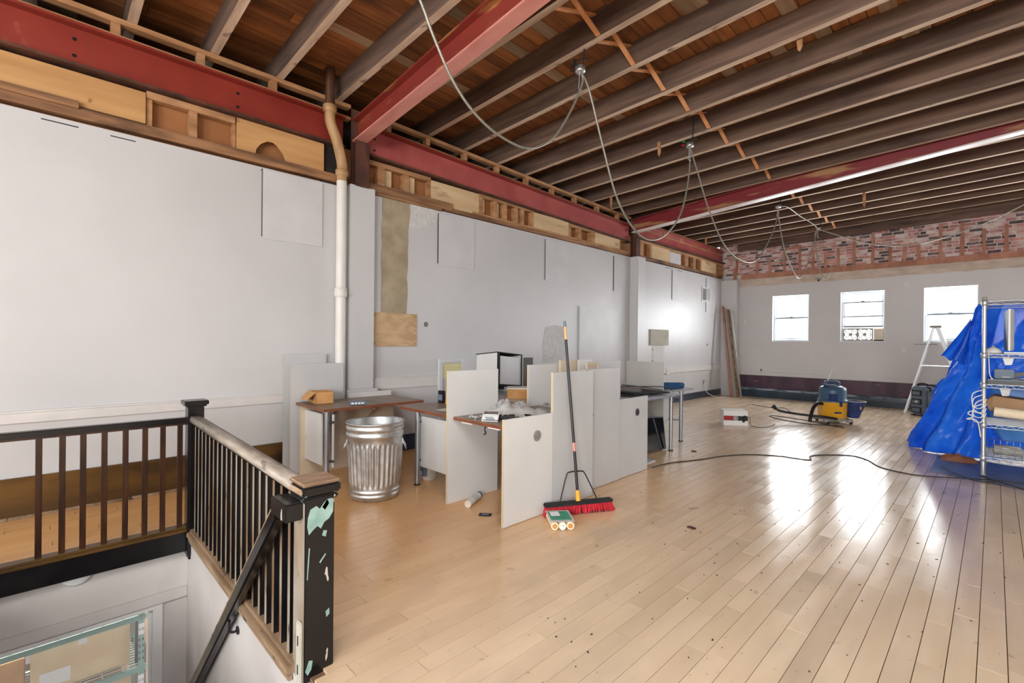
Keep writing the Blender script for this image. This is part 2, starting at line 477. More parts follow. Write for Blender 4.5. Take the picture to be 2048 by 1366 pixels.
    def build(self, name, mats, parent=None, bevel=0.0, seg=2):
        off = OFF.get(parent.name, (0, 0, 0)) if parent else (0, 0, 0)
        o = bpy.data.objects.new(name, self.mesh(name, mats, bevel, off, seg))
        COL.objects.link(o)
        if parent:
            o.parent = parent
        OFF[o.name] = off
        return o


def tag(o, label=None, cat=None, group=None, kind=None):
    if label:
        o['label'] = label
    if cat:
        o['category'] = cat
    if group:
        o['group'] = group
    if kind:
        o['kind'] = kind
    return o


def thing(name, label, cat, loc=(0, 0, 0), rz=None, group=None):
    """Empty at a thing's base. Without rz its parts are given in room coordinates, with rz in its own."""
    o = bpy.data.objects.new(name, None)
    o.empty_display_size = 0.1
    COL.objects.link(o)
    o.location = loc
    if rz is None:
        OFF[o.name] = tuple(loc)
    else:
        o.rotation_euler = (0, 0, rz)
        OFF[o.name] = (0, 0, 0)
    return tag(o, label, cat, group)


def struct(name, mb, mats, bevel=0.0):
    return tag(mb.build(name, mats, None, bevel), kind='structure')


def piece(name, me, parent, c, size=(1, 1, 1), rot=None):
    """one repeat of a shared mesh, as a part of parent, at room position c"""
    off = OFF.get(parent.name, (0, 0, 0))
    o = bpy.data.objects.new(name, me)
    COL.objects.link(o)
    o.parent = parent
    o.location = (c[0] - off[0], c[1] - off[1], c[2] - off[2])
    o.scale = size
    if rot:
        o.rotation_euler = rot
    OFF[o.name] = off
    return o


def copy_thing(o, loc=None, rz=None, label=None, parent=None):
    c = o.copy()
    COL.objects.link(c)
    if parent:
        c.parent = parent
    if loc:
        c.location = loc
    if rz is not None:
        c.rotation_euler = (0, 0, rz)
    if label:
        c['label'] = label
    for ch in list(o.children):
        copy_thing(ch, parent=c)
    return c


def unit_box(name, mat, ch=0.0):
    mb = MB()
    mb.box(-.5, .5, -.5, .5, -.5, .5)
    me = mb.mesh(name, mat, ch, seg=1)
    return me


def text(name, s, size, mat, parent, loc, rot, depth=0.0006):
    cu = bpy.data.curves.new(name, 'FONT')
    cu.body = s
    cu.size = size
    cu.extrude = depth
    cu.align_x = 'CENTER'
    cu.align_y = 'CENTER'
    cu.materials.append(mat)
    tmp = bpy.data.objects.new(name, cu)
    COL.objects.link(tmp)
    bpy.context.view_layer.update()
    me = bpy.data.meshes.new_from_object(tmp.evaluated_get(bpy.context.evaluated_depsgraph_get()))
    bpy.data.objects.remove(tmp)
    o = bpy.data.objects.new(name, me)
    COL.objects.link(o)
    off = OFF.get(parent.name, (0, 0, 0))
    o.parent = parent
    o.location = (loc[0] - off[0], loc[1] - off[1], loc[2] - off[2])
    o.rotation_euler = rot
    OFF[o.name] = off
    return o


def smooth_pts(pts, n=6):
    """Catmull-Rom through pts"""
    P = [Vector(p) for p in pts]
    out = []
    for i in range(len(P) - 1):
        a, b = P[max(i - 1, 0)], P[i]
        c, d = P[i + 1], P[min(i + 2, len(P) - 1)]
        for k in range(n):
            t = k / n
            out.append(0.5 * ((2 * b) + (c - a) * t + (2 * a - 5 * b + 4 * c - d) * t * t + (3 * b - a - 3 * c + d) * t ** 3))
    out.append(P[-1])
    return out


def Rz(a):
    return Matrix.Rotation(a, 3, 'Z')

# ------------------------------------------------------------------ room shell
WL, WB = -5.292, 13.477          # faces of the left wall and the back (window) wall
XR, YF = 4.6, -5.3               # right wall, street wall behind the camera
SX0, SX1, SY0, SY1 = -4.16, -1.60, -0.60, 0.775   # stairwell opening in the floor


def zdrop(y):                    # the joists sag a little from the first steel beam to the second
    return -0.159 * (min(max(y, 3.64), 8.77) - 3.64) / 5.13


def zj(x, y):                    # underside of the joists: the roof rises to the right
    return 4.153 + zdrop(y) + 0.03 * (x - WL)


# floor: dark subfloor with the stairwell cut out, planks on top
mb = MB()
for x0, x1, y0, y1 in ((-5.5, SX0, YF, WB), (SX1, XR, YF, WB), (SX0, SX1, YF, SY0), (SX0, -2.0, SY1 + .03, WB), (-2.0, SX1, SY1 + .03, WB)):
    mb.box(x0, x1, y0, y1, -0.14, -0.014)
floor = struct('floor', mb, m_subfl)
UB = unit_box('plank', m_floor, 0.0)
rng = random.Random(5)
planks = []
PW = 0.0955
row = 0
x = WL - 0.006
while x < 3.2:
    y = -2.6 - rng.random() * 1.2
    while y < WB:
        ln = rng.choice((0.45, 0.6, 0.75, 0.9, 1.1, 1.3, 0.8)) * rng.uniform(0.9, 1.1)
        y0, y1 = y, min(y + ln, WB - 0.01)
        y += ln
        if y1 - y0 < 0.05:
            continue
        if x + PW > SX0 and x < SX1 - .05 and y0 < SY1 + 0.085 and y1 > SY0:
            if y1 <= SY1 + 0.12:
                continue
            y0 = SY1 + (0.085 if x < -2.03 else .03)
        planks.append((x + PW / 2, (y0 + y1) / 2, PW - 0.0032, y1 - y0 - 0.0028))
    x += PW


def plank_view(p):
    a = math.degrees(math.atan2(-p[0], p[1]))
    d2 = p[0] ** 2 + p[1] ** 2
    if not -4 < a < 95 or (d2 < 3.2 and p[1] < 1.6):
        return 0
    return p[2] * p[3] / d2 ** 1.5


planks.sort(key=plank_view, reverse=True)
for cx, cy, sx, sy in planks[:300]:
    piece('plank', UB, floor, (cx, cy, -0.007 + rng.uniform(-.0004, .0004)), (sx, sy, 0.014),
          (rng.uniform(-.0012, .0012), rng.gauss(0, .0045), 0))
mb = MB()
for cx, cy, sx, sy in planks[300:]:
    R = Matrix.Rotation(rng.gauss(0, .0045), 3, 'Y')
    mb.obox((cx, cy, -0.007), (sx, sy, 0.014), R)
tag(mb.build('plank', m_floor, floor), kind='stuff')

# left wall: plaster, ledge, raised white boards, bare strip, the open framing above it
mb = MB()
mb.box(WL - 0.13, WL, YF, WB + 0.3, -0.1, 3.165)
wall_left = struct('wall_left', mb, m_wall)
mb = MB()
mb.box(WL, WL + 0.022, -1.5, 2.3, 0.735, 0.825).box(WL, WL + 0.034, -1.5, 2.3, 0.815, 0.829)
mb.build('chair_rail', m_trimw, wall_left)
mb = MB()
mb.box(WL, WL + 0.022, 2.86, 4.05, 0.80, 0.93).box(WL, WL + 0.03, 2.86, 4.05, 0.925, 0.937)
mb.build('chair_rail', m_trimw, wall_left)
mb = MB()
mb.box(WL, WL + 0.022, 8.95, 13.26, 0.70, 0.84).box(WL, WL + 0.03, 8.95, 13.26, 0.835, 0.847)
mb.build('chair_rail', m_trimw, wall_left)
for y0, y1, z0, z1 in ((1.60, 2.22, 2.435, 3.15), (3.80, 4.43, 2.425, 3.12), (5.98, 6.60, 2.42, 3.115),
                       (8.02, 8.56, 2.40, 3.10), (10.44, 11.07, 2.40, 3.105), (12.3, 12.9, 2.2, 3.1)):
    MB().box(WL, WL + 0.012, y0, y1, z0, z1).build('wall_board', m_panel, wall_left, 0.002)
    MB().box(WL, WL + 0.010, y0 - 0.009, y0 - .0005, z0 + 0.02, z1).build('board_gap_shade', m_slot if y0 in (3.80, 8.02) else m_gap, wall_left)  # dark strip paints the shade beside the board edge
MB().box(WL, WL + 0.03, 6.91, 8.2, 0.6, 2.05).build('white_board', m_panel, wall_left, 0.003)
for y0, y1, z in ((-0.02, 0.20, 3.12), (0.40, 0.57, 3.115), (1.58, 1.66, 3.13), (10.1, 10.4, 3.12), (10.7, 10.95, 3.115)):
    MB().box(WL - 0.001, WL + 0.002, y0, y1, z, z + 0.008).build('slot_shade', m_slot, wall_left)  # thin dark strips paint the gap shadows near the wall top
# bare strip where a chase was stripped, and the white skim torn beside it
pts = []
r2 = random.Random(3)
for i in range(13):
    z = 1.72 + (3.16 - 1.72) * i / 12
    pts.append((WL + 0.001, 2.955 + r2.uniform(-.008, .008), z))
for i in range(13):
    z = 3.16 - (3.16 - 1.72) * i / 12
    pts.append((WL + 0.001, 3.325 + r2.uniform(-.012, .012) + (0.03 if z > 2.9 else 0), z))
MB().poly(pts, (0.003, 0, 0)).build('bare_strip', m_conc, wall_left)
pts = [(WL + 0.001, 3.335, 3.16), (WL + 0.001, 3.78, 3.16), (WL + 0.001, 3.80, 3.05), (WL + 0.001, 3.74, 3.0), (WL + 0.001, 3.70, 2.93),
       (WL + 0.001, 3.55, 2.90), (WL + 0.001, 3.50, 2.86), (WL + 0.001, 3.34, 2.86)]
MB().poly(pts, (0.002, 0, 0)).build('skim_patch', m_rough, wall_left)
pts = [(WL + 0.001, 5.95 + a, b) for a, b in ((0.0, 1.05), (0.55, 1.05), (0.60, 1.35), (0.52, 1.66), (0.30, 1.69), (0.05, 1.64), (-.02, 1.4))]
MB().poly(pts, (0.002, 0, 0)).build('rough_patch', m_rough, wall_left)

# plaster pilasters
MB().box(WL, -5.195, 2.50, 2.815, 0.83, 3.195).build('pilaster', m_wall, wall_left, 0.006)
MB().box(WL, -5.17, 2.475, 2.86, -0.0, 0.83).build('pilaster_base', m_wall, wall_left, 0.006)
MB().box(WL, -5.10, 8.61, 8.92, 0.0, 3.16).build('pilaster', m_wall, wall_left, 0.01)
MB().box(WL, -4.87, 13.27, WB + .05, 0.0, 3.11).build('pilaster', m_wall, wall_left, 0.012)

# outer wall behind the framing, open to the roof
mb = MB()
mb.box(-6.30, -6.15, YF, WB + 0.3, 2.6, 4.75).box(-6.2, WL - 0.13, YF, WB + .3, 3.0, 3.12)
struct('wall_outer', mb, m_char)

# framing band over the plaster
MB().box(WL - 0.13, WL - 0.11, YF, WB + .2, 3.1, 3.66).build('backboard', m_plyd, wall_left)


def band(name, y0, y1, z0, z1, mat, x0=WL - 0.09, x1=WL + 0.012, bevel=0.003):
    return MB().box(x0, x1, y0, y1, z0, z1).build(name, mat, wall_left, bevel)


band('ledger_plank', -1.2, 2.42, 3.195, 3.285, m_studd, WL - .05, WL + .02)
band('ledger_plank', -1.0, 0.20, 3.265, 3.325, m_studd, WL - .02, WL + .045)
band('plywood_sheet', -1.4, 0.64, 3.30, 3.575, m_ply, WL - .02, WL - .004)
band('header_block', 0.645, 1.35, 3.535, 3.60, m_stud, WL - .1, WL - .01)
band('stud', 0.965, 1.03, 3.285, 3.54, m_stud, WL - .1, WL - .012)
band('stud', 0.645, 0.69, 3.285, 3.54, m_stud, WL - .1, WL - .03)
band('stud', 1.33, 1.36, 3.285, 3.54, m_stud, WL - .1, WL - .03)
# torn plywood with a ragged hole
pts = [(1.36, 3.285), (1.36, 3.60), (2.23, 3.595), (2.23, 3.285), (1.83, 3.285), (1.80, 3.36), (1.74, 3.43), (1.70, 3.45), (1.64, 3.445), (1.58, 3.40), (1.54, 3.34), (1.53, 3.285)]
MB().poly([(WL - .02, a, b) for a, b in pts], (0.016, 0, 0)).build('plywood_sheet', m_ply, wall_left)
band('stud', 2.19, 2.235, 3.28, 3.59, m_ply, WL - .1, WL + .0)
band('gap_shade_block', 2.24, 2.50, 3.10, 3.64, m_char, WL - .12, WL - .05)  # dark block put in for the shade of the open gap
# second bay
band('ledger_plank', 2.76, 4.02, 3.19, 3.29, m_studd, WL - .03, WL + .035)
band('ledger_plank', 2.86, 3.85, 3.155, 3.205, m_studd, WL - .03, WL + .02)
band('ledger_plank', 3.9, 8.60, 3.175, 3.235, m_studd, WL - .06, WL + .015)
band('sill_plate', 4.40, 8.60, 3.235, 3.265, m_stud, WL - .09, WL + .01)
band('header_block', 2.78, 3.68, 3.52, 3.575, m_stud, WL - .1, WL - .004)
for a, b in ((2.90, 3.0), (3.27, 3.345), (3.645, 3.68), (4.52, 4.60), (4.82, 4.885), (5.03, 5.10), (5.27, 5.33), (5.42, 5.48), (5.655, 5.70), (6.60, 6.68), (6.90, 6.98), (7.28, 7.39), (8.2, 8.28)):
    band('stud', a, b, 3.26, 3.53, m_stud, WL - .1, WL - .008)
for a, b in ((2.98, 3.12), (3.345, 3.46), (4.585, 4.68), (4.885, 4.97), (5.33, 5.40)):
    band('lath_strip', a, b, 3.26, 3.53, m_plyp, WL - .1, WL - .06)
band('plywood_sheet', 3.68, 4.52, 3.235, 3.545, m_plyp, WL - .02, WL + .0)
band('plywood_sheet', 5.70, 6.60, 3.255, 3.515, m_plyp, WL - .02, WL + .0)
band('plywood_sheet', 7.39, 8.22, 3.255, 3.46, m_plyp, WL - .02, WL + .0)
band('header_block', 4.52, 5.70, 3.505, 3.555, m_stud, WL - .1, WL - .006)
band('header_block', 6.60, 8.45, 3.45, 3.50, m_stud, WL - .1, WL - .006)
# third bay
band('ledger_plank', 8.95, 13.3, 3.185, 3.255, m_studd, WL - .06, WL + .02)
band('header_block', 8.95, 13.45, 3.535, 3.59, m_stud, WL - .1, WL - .004)
for a, b in ((8.98, 9.17), (9.44, 9.55), (10.83, 10.92), (11.12, 11.30), (11.56, 11.72), (11.95, 12.05), (12.92, 13.0), (13.20, 13.30), (13.42, 13.48)):
    band('stud', a, b, 3.25, 3.54, m_stud, WL - .1, WL - .008)
band('plywood_sheet', 9.5, 10.33, 3.25, 3.545, m_plyp, WL - .02, WL + .0)
band('plywood_sheet', 10.33, 10.86, 3.26, 3.52, m_panel, WL - .02, WL + .004)
band('plywood_sheet', 12.02, 12.93, 3.25, 3.545, m_plyp, WL - .02, WL + .0)

# small lumber frame between the steel and the joists
for y0, y1, n in ((-1.2, 2.55, 6), (2.72, 8.66, 9), (8.86, 13.4, 7)):
    a, b = zdrop(y0), zdrop(y1)
    for nm, zo, h in (('bottom_plate', 3.985, 0.035), ('top_plate', 4.125, 0.045)):
        MB().bar((WL - .05, y0, zo + a), (WL - .05, y1, zo + b), 0.09, h).build(nm, m_stud, wall_left, 0.003)
for y in (-.22, 0.43, 1.055, 1.705, 3.05, 3.63, 4.27, 4.90, 5.545, 6.185, 6.805, 7.5, 8.2, 9.3, 10.1, 10.9, 11.7, 12.5):
    band('cripple_stud', y - .033, y + .033, 3.995 + zdrop(y), 4.11 + zdrop(y), m_stud, WL - .09, WL - .01)

# back wall with five window openings
ZS, ZH = 1.467, 2.640
mb = MB()
xs = [-5.42] + [v for w in WIN_X for v in w] + [XR + .2]
for i in range(0, len(xs), 2):
    mb.box(xs[i], xs[i + 1], WB, WB + 0.24, -0.1, 4.75)
for a, b in WIN_X:
    mb.box(a, b, WB, WB + 0.24, -0.1, ZS).box(a, b, WB, WB + 0.24, ZH, 4.75)
wall_back = struct('wall_back', mb, m_wall)
pts = [(-4.87, 3.14)]
r2 = random.Random(8)
for i in range(40):
    X = -4.87 + 7.2 * i / 39
    pts.append((X, 2.925 + 0.008 * i / 39 + r2.uniform(-.012, .012)))
pts.append((2.33, 3.14))
MB().poly([(a, WB - .006, b) for a, b in pts], (0, .006, 0)).build('concrete_strip', m_concp, wall_back)
for a, b in ((-4.83, -3.75), (-3.75, -1.2), (-1.2, 1.2), (1.2, 3.4)):
    MB().box(a + .002, b - .002, WB - 0.05, WB, 3.125, 3.245).build('timber_plate', m_fur, wall_back, 0.003)
# brick field
mb = MB()
mb.poly([(-5.25, WB - .012, 3.2), (3.4, WB - .012, 3.2), (3.4, WB - .012, 4.5), (-5.25, WB - .012, 4.5)], (0, .014, 0))
mb.build('mortar_bed', m_mortar, wall_back)
UBR = unit_box('brick', m_brick, 0.05)
UBD = unit_box('brick', m_brickd, 0.05)
bricks = []
zb, k = 3.25, 0
r3 = random.Random(21)
while zb < 4.35:
    X = -5.22 - (0.10 if k % 2 else 0) + r3.uniform(-.03, .03)
    while X < 3.3:
        bl = 0.205 if r3.random() < .82 else 0.10
        if zb < zj(X, 13.0) + .12:
            bricks.append((X + bl / 2, zb + 0.029, bl - r3.uniform(.010, .018), 0.054 - r3.uniform(0, .006), r3.random()))
        X += bl
    zb += 0.0665
    k += 1
bricks.sort(key=lambda b: 0 if -5.1 < b[0] < 0.42 else 1 + b[0])
rest = [MB(), MB()]
for i, (bx, bz, bw, bh, t) in enumerate(bricks):
    d = r3.uniform(.008, .02)
    dark = t < 0.22
    if i < 300:
        piece('brick', UBD if dark else UBR, wall_back, (bx, WB - .012 - d / 2 + .006, bz), (bw, d + .012, bh), (0, r3.gauss(0, .012), 0))
    else:
        rest[dark].box(bx - bw / 2, bx + bw / 2, WB - .012 - d, WB - .006, bz - bh / 2, bz + bh / 2)
tag(rest[0].build('brick', m_brick, wall_back), kind='stuff')
tag(rest[1].build('brick', m_brickd, wall_back), kind='stuff')
fx = (-4.94, -4.42, -4.11, -3.77, -3.43, -3.14, -2.88, -2.62, -2.31, -1.96, -1.65, -1.4, -1.16, -0.81, -0.48, -0.16, 0.15, .5, .85, 1.2)
ft = (3.85, 3.64, 3.61, 3.86, 3.87, 3.72, 3.66, 3.68, 3.90, 3.93, 3.61, 3.6, 3.59, 3.94, 3.94, 3.75, 3.78, 3.9, 3.9, 3.7)
for X, t in zip(fx, ft):
    MB().box(X - .028, X + .028, WB - .045, WB - .012, 3.245, t).build('furring_strip', m_fur, wall_back, 0.003)
MB().box(-3.78, -3.44, WB - .04, WB - .012, 3.80, 3.85).build('furring_strip', m_fur, wall_back, .003)
MB().box(-5.02, -4.94, WB - .07, WB - .03, 3.12, 3.45).build('split_stud', m_fur, wall_back, .004)
# lower part: two flat rails, stained band, rounded pipe cover
for z0, z1 in ((0.665, 0.745), (0.585, 0.66)):
    MB().box(-4.86, XR, WB - .012, WB, z0, z1).build('flat_rail', m_wall, wall_back, .003)
MB().box(-4.86, XR, WB - .006, WB, 0.22, 0.565).build('stained_band', m_purple, wall_back)
MB().box(-1.02, -0.6, WB - .010, WB, 0.24, 0.50).build('bare_patch', m_concp, wall_back)
mb = MB()
prof = [(0, 0.0), (.11, 0.0), (.115, .14), (.11, .19), (.085, .225), (.05, .238), (0, .24)]
vs = [(X, WB - a, b) for X in (-4.86, XR) for a, b in prof]
n = len(prof)
mb.add(vs, [(i, i + 1, i + 1 + n, i + n) for i in range(n - 1)] + [tuple(range(n)), tuple(range(n, 2 * n))[::-1]], 0)
for i in (3, 4, 5):
    mb.mi[i] = 1
tag(mb.build('baseboard_back', [m_teald, m_tealt]), kind='structure')

# other baseboards
MB_ = MB().box(WL, WL + .022, -1.6, 2.44, 0.0, 0.30).box(WL, WL + .03, -1.6, 2.44, 0.285, 0.315)
tag(MB_.build('baseboard_left', m_baseb, None, .003), kind='structure')
tag(MB().box(WL, WL + .05, -1.6, 2.44, 0.0, 0.022).build('trim_1', m_curb, None, .006), kind='structure')
MB_ = MB().box(WL, WL + .024, 2.86, 8.61, 0.0, 0.2).box(WL, WL + .024, 8.92, 13.27, 0.0, 0.16)
tag(MB_.build('baseboard_left', m_baseblue, None, .004), kind='structure')

# walls nobody sees: right side and street front with three tall openings
tag(MB().box(XR, XR + .2, YF, WB + .2, -.1, 4.75).build('wall_right', m_wall), kind='structure')
mb = MB()
fw = [(-4.7, -2.5), (-1.5, 0.7), (1.7, 3.9)]
xs = [-5.5] + [v for w in fw for v in w] + [XR + .2]
for i in range(0, len(xs), 2):
    mb.box(xs[i], xs[i + 1], YF - .2, YF, -.1, 4.75)
for a, b in fw:
    mb.box(a, b, YF - .2, YF, -.1, .8).box(a, b, YF - .2, YF, 3.3, 4.75)
tag(mb.build('wall_front', m_wall), kind='structure')

# ------------------------------------------------------------------ ceiling: roof deck, boards, joists, bridging
mb = MB()
for a, b, c, d in ((-6.3, XR + .2, YF - .2, -3.2), (-6.3, XR + .2, 0.0, WB + .3), (-6.3, .9, -3.2, 0.0), (3.9, XR + .2, -3.2, 0.0)):   # opening cut for the added roof light
    mb.box(a, b, c, d, 4.72, 4.8)
ceiling = struct('ceiling', mb, m_char)
r4 = random.Random(4)
USH, USP = unit_box('roof_board', m_sheath), unit_box('roof_board', m_sheathp)
mbx = MB()
X = -6.1
cnt = 0
while X < 4.5:
    wd = 0.138
    ys = [.02 if .8 < X < 3.95 else -1.6, 3.64, 8.77, 13.6]
    cut = [ys[0] + r4.uniform(1.2, 3.8), 3.64, r4.uniform(5.0, 7.4), 8.77, r4.uniform(10., 12.4)]
    allc = [ys[0]] + cut + [13.6]
    for a, b in zip(allc[:-1], allc[1:]):
        ym = (a + b) / 2
        za, zb_ = zj(X + wd / 2, a) + .25, zj(X + wd / 2, b) + .25
        rx = math.atan2(zb_ - za, b - a)
        c = (X + wd / 2, ym, (za + zb_) / 2 + .011 + r4.uniform(-.002, .002))
        sz = (wd - .006, (b - a) - .004, .022)
        pale = r4.random() < .10
        if X < 1.0 and cnt < 290:
            piece('roof_board', USP if pale else USH, ceiling, c, sz, (rx, -.03 + r4.gauss(0, .006), 0))
            cnt += 1
        else:
            mbx.obox(c, sz, Matrix.Rotation(rx, 3, 'X') @ Matrix.Rotation(-.03, 3, 'Y'))
    X += wd
tag(mbx.build('roof_board', m_sheath, ceiling), kind='stuff')
# odd short boards patched across single bays: paler squares seen between the joists
for X, y in ((-1.9, 4.02), (-1.35, 4.66), (-0.7, 5.3), (-2.0, 4.05), (-1.2, 5.3), (-0.6, 5.9), (-1.6, 5.25), (-1.05, 5.95), (-2.1, 5.3)):
    piece('patch_board', USP, ceiling, (X, y + .22, zj(X, y) + .238), (.13, .56, .016), (0, -.03, 0))

JY = (-.75, -.12, .504, 1.13, 1.727, 2.375, 3.02, 3.655, 4.265, 4.90, 5.50, 6.09, 6.69, 7.32, 7.90, 8.45, 9.12, 9.78, 10.38, 11.03, 11.67, 12.26, 12.98)
for i, y in enumerate(JY):
    w, h = 0.072, 0.245
    x0, x1 = -6.12, (.9 if y < 0 else XR)
    jit = r4.uniform(-.008, .008)
    vs = []
    for X in (x0, x1):
        z = zj(X, y) + jit
        vs += [(X, y, z), (X, y + w, z), (X, y + w, z + h), (X, y, z + h)]
    mb = MB()
    mb.add(vs, [(0, 1, 2, 3), (7, 6, 5, 4), (1, 2, 6, 5), (2, 3, 7, 6), (3, 0, 4, 7)], 0)
    mb.add([vs[0], vs[1], vs[5], vs[4]], [(0, 1, 2, 3)], 1)
    mb.build('joist', [m_joist, m_joistb], ceiling)
for i in range(6, len(JY) - 1):          # crossed bridging strips
    y0, y1 = JY[i] + .072, JY[i + 1]
    X = -2.60
    zb0, zt0 = zj(X, y0) + .015, zj(X, y0) + .225
    zb1, zt1 = zj(X, y1) + .015, zj(X, y1) + .225
    MB().bar((X, y0, zt0), (X, y1, zb1), .045, .016).build('bridging_strip', m_bridge, ceiling, .001)
    MB().bar((X - .05, y0, zb0), (X - .05, y1, zt1), .045, .016).build('bridging_strip', m_bridge, ceiling, .001)
MB().bar((-4.9, WB - .06, 4.0), (XR, WB - .06, 4.0 + .0245 * (XR + 4.9)), .08, .23).build('wall_joist', m_joist, ceiling)
# splintered blocks that still hang from joists
for X, y, h in ((-3.30, 6.10, .15), (-4.95, 7.40, .2), (-1.65, 10.40, .27), (-5.05, 11.7, .16), (-1.3, 5.02, .1)):
    zz = zj(X, y)
    MB().poly([(X - .025, y - .012, zz + .06), (X + .025, y - .012, zz + .06), (X + .028, y - .012, zz - h * .55), (X + .006, y - .012, zz - h), (X - .012, y - .012, zz - h * .8)], (0, .014, 0)).build('splinter_block', m_stud, ceiling)
MB().box(-4.43, -4.38, 1.10, 1.13, 4.2, 4.32).build('splinter_block', m_studd, ceiling)


# ------------------------------------------------------------------ steel: wall beams, cross beams, column
def ibeam_y(name, label, y0, y1, z0, z1, x, mats, drop=True):
    """beam along the left wall; z0, z1 web bottom and top at x"""
    o = thing(name, label, 'beam', (x, y0, z0))
    d0, d1 = (zdrop(y0), zdrop(y1)) if drop else (0, 0)

    def slab(xa, xb, za, zb_):
        return [(X, Y, Z + d) for Y, d in ((y0, d0), (y1, d1)) for X, Z in ((xa, za), (xb, za), (xb, zb_), (xa, zb_))]
    fs = [(0, 1, 2, 3)[::-1], (4, 5, 6, 7), (0, 1, 5, 4), (1, 2, 6, 5), (2, 3, 7, 6), (3, 0, 4, 7)]
    MB().add(slab(x - .012, x, z0, z1), fs).build('web', mats[0], o)
    MB().add(slab(x - .09, x + .085, z1, z1 + .022), fs).build('top_flange', mats[1], o, .004)
    MB().add(slab(x - .09, x + .075, z0 - .024, z0), fs).build('bottom_flange', mats[2], o, .004)
    mb = MB()
    for Y in ([y0 + .12, y1 - .12] + ([0.17, 1.37] if y0 < 0 else [])):
        for zz in (z0 + .08, z1 - .09):
            dz = d0 + (d1 - d0) * (Y - y0) / (y1 - y0)
            mb.cyl((x - .002, Y, zz + dz), (x + .006, Y, zz + dz), .014, n=10)
    mb.build('bolt_hole', m_dark, o)
    return o


ibeam_y('steel_beam', 'brick red steel wall beam over the bare plaster at the stair end', -1.6, 2.46, 3.63, 3.935, WL - .02, (m_steel, m_steel, m_rust), False)
ibeam_y('steel_beam', 'pinkish red steel wall beam between the two columns, sagging toward the far one', 2.74, 8.60, 3.63, 3.935, WL - .02, (m_steel2, m_steel, m_rust))
ibeam_y('steel_beam', 'dusty pink steel wall beam beyond the second column, ending at the brick', 8.84, 13.42, 3.62, 3.90, WL - .02, (m_steel2, m_steel2, m_rust), False)


def ibeam_x(label, yc, zf, slope, mats, x1, hw=.075, hh=.25):
    o = thing('steel_beam', label, 'beam', (-5.25, yc, zf))

    def slab(ya, yb, za, zb_):
        return [(X, Y, zf + Z + slope * (X + 5.25)) for X in (-5.25, x1) for Y, Z in ((ya, za), (yb, za), (yb, zb_), (ya, zb_))]
    fs = [(0, 1, 2, 3)[::-1], (4, 5, 6, 7), (0, 1, 5, 4), (1, 2, 6, 5), (2, 3, 7, 6), (3, 0, 4, 7)]
    MB().add(slab(yc - .006, yc + .006, .02, hh), fs).build('web', mats[0], o)
    MB().add(slab(yc - hw, yc + hw, 0, .02), fs).build('bottom_flange', mats[1], o, .003)
    MB().add(slab(yc - hw, yc + hw, hh, hh + .02), fs).build('top_flange', mats[0], o, .003)
    return o


ibeam_x('rust streaked red steel cross beam nearest the camera, with pink underside', 2.62, 3.70, .088, (m_steelr, m_flange), XR)
ibeam_x('maroon steel cross beam further back, with chalk white underside', 8.675, 3.655, .0735, (m_steelm, m_flangew), XR)
for y, z0, lab in ((2.635, 3.18, 'rusty black steel column stub above the first pilaster'), (8.72, 3.14, 'dark steel column stub above the second pilaster')):
    o = thing('steel_column', lab, 'column', (-5.25, y, z0))
    top = 4.1 if y < 5 else 3.95
    MB().box(-5.30, -5.285, y - .085, y + .085, z0, top).build('back_flange', m_rust, o, .002)
    MB().box(-5.18, -5.165, y - .085, y + .085, z0, 3.70 + (zdrop(y) if y > 5 else 0)).build('front_flange', m_rust, o, .002)
    MB().box(-5.29, -5.17, y - .008, y + .008, z0, 3.72).build('web', m_rust, o, .002)

# drain pipe on the left wall
PX = .03
o = thing('drain_pipe', 'white painted iron drain pipe with rusty tan upper bend beside the pilaster', 'pipe', (-5.195, 2.398, 0))
MB().cyl((-5.225 + PX, 2.398, 0.0), (-5.225 + PX, 2.398, 3.19), .056, n=20).build('lower_pipe', m_pipew, o)
MB().lathe([(.058, 0), (.07, .01), (.072, .05), (.066, .07), (.068, .10), (.058, .11)], (-5.225 + PX, 2.398, 1.88), 20).build('collar', m_pipew, o)
MB().cyl((-5.225 + PX, 2.398, 3.19), (-5.225 + PX, 2.398, 3.30), .055, n=18).build('pipe_stub', m_pipet, o)
MB().lathe([(.056, 0), (.068, .01), (.07, .06), (.058, .07)], (-5.225 + PX, 2.398, 3.25), 20).build('collar', m_pipet, o)
MB().tube(smooth_pts([(-5.225 + PX, 2.398, 3.30), (-5.222 + PX, 2.394, 3.40), (-5.20 + PX, 2.325, 3.62), (-5.185 + PX, 2.245, 3.80), (-5.18 + PX, 2.235, 3.93)], 6), .056, 16).build('offset_bend', m_pipet, o)
MB().lathe([(.058, 0), (.072, .01), (.075, .08), (.06, .09)], (-5.18 + PX, 2.235, 3.89), 20).build('collar', m_pipet, o)
MB().cyl((-5.18 + PX, 2.235, 3.97), (-5.18 + PX, 2.235, 4.375), .052, n=10).build('upper_pipe', m_piped, o)

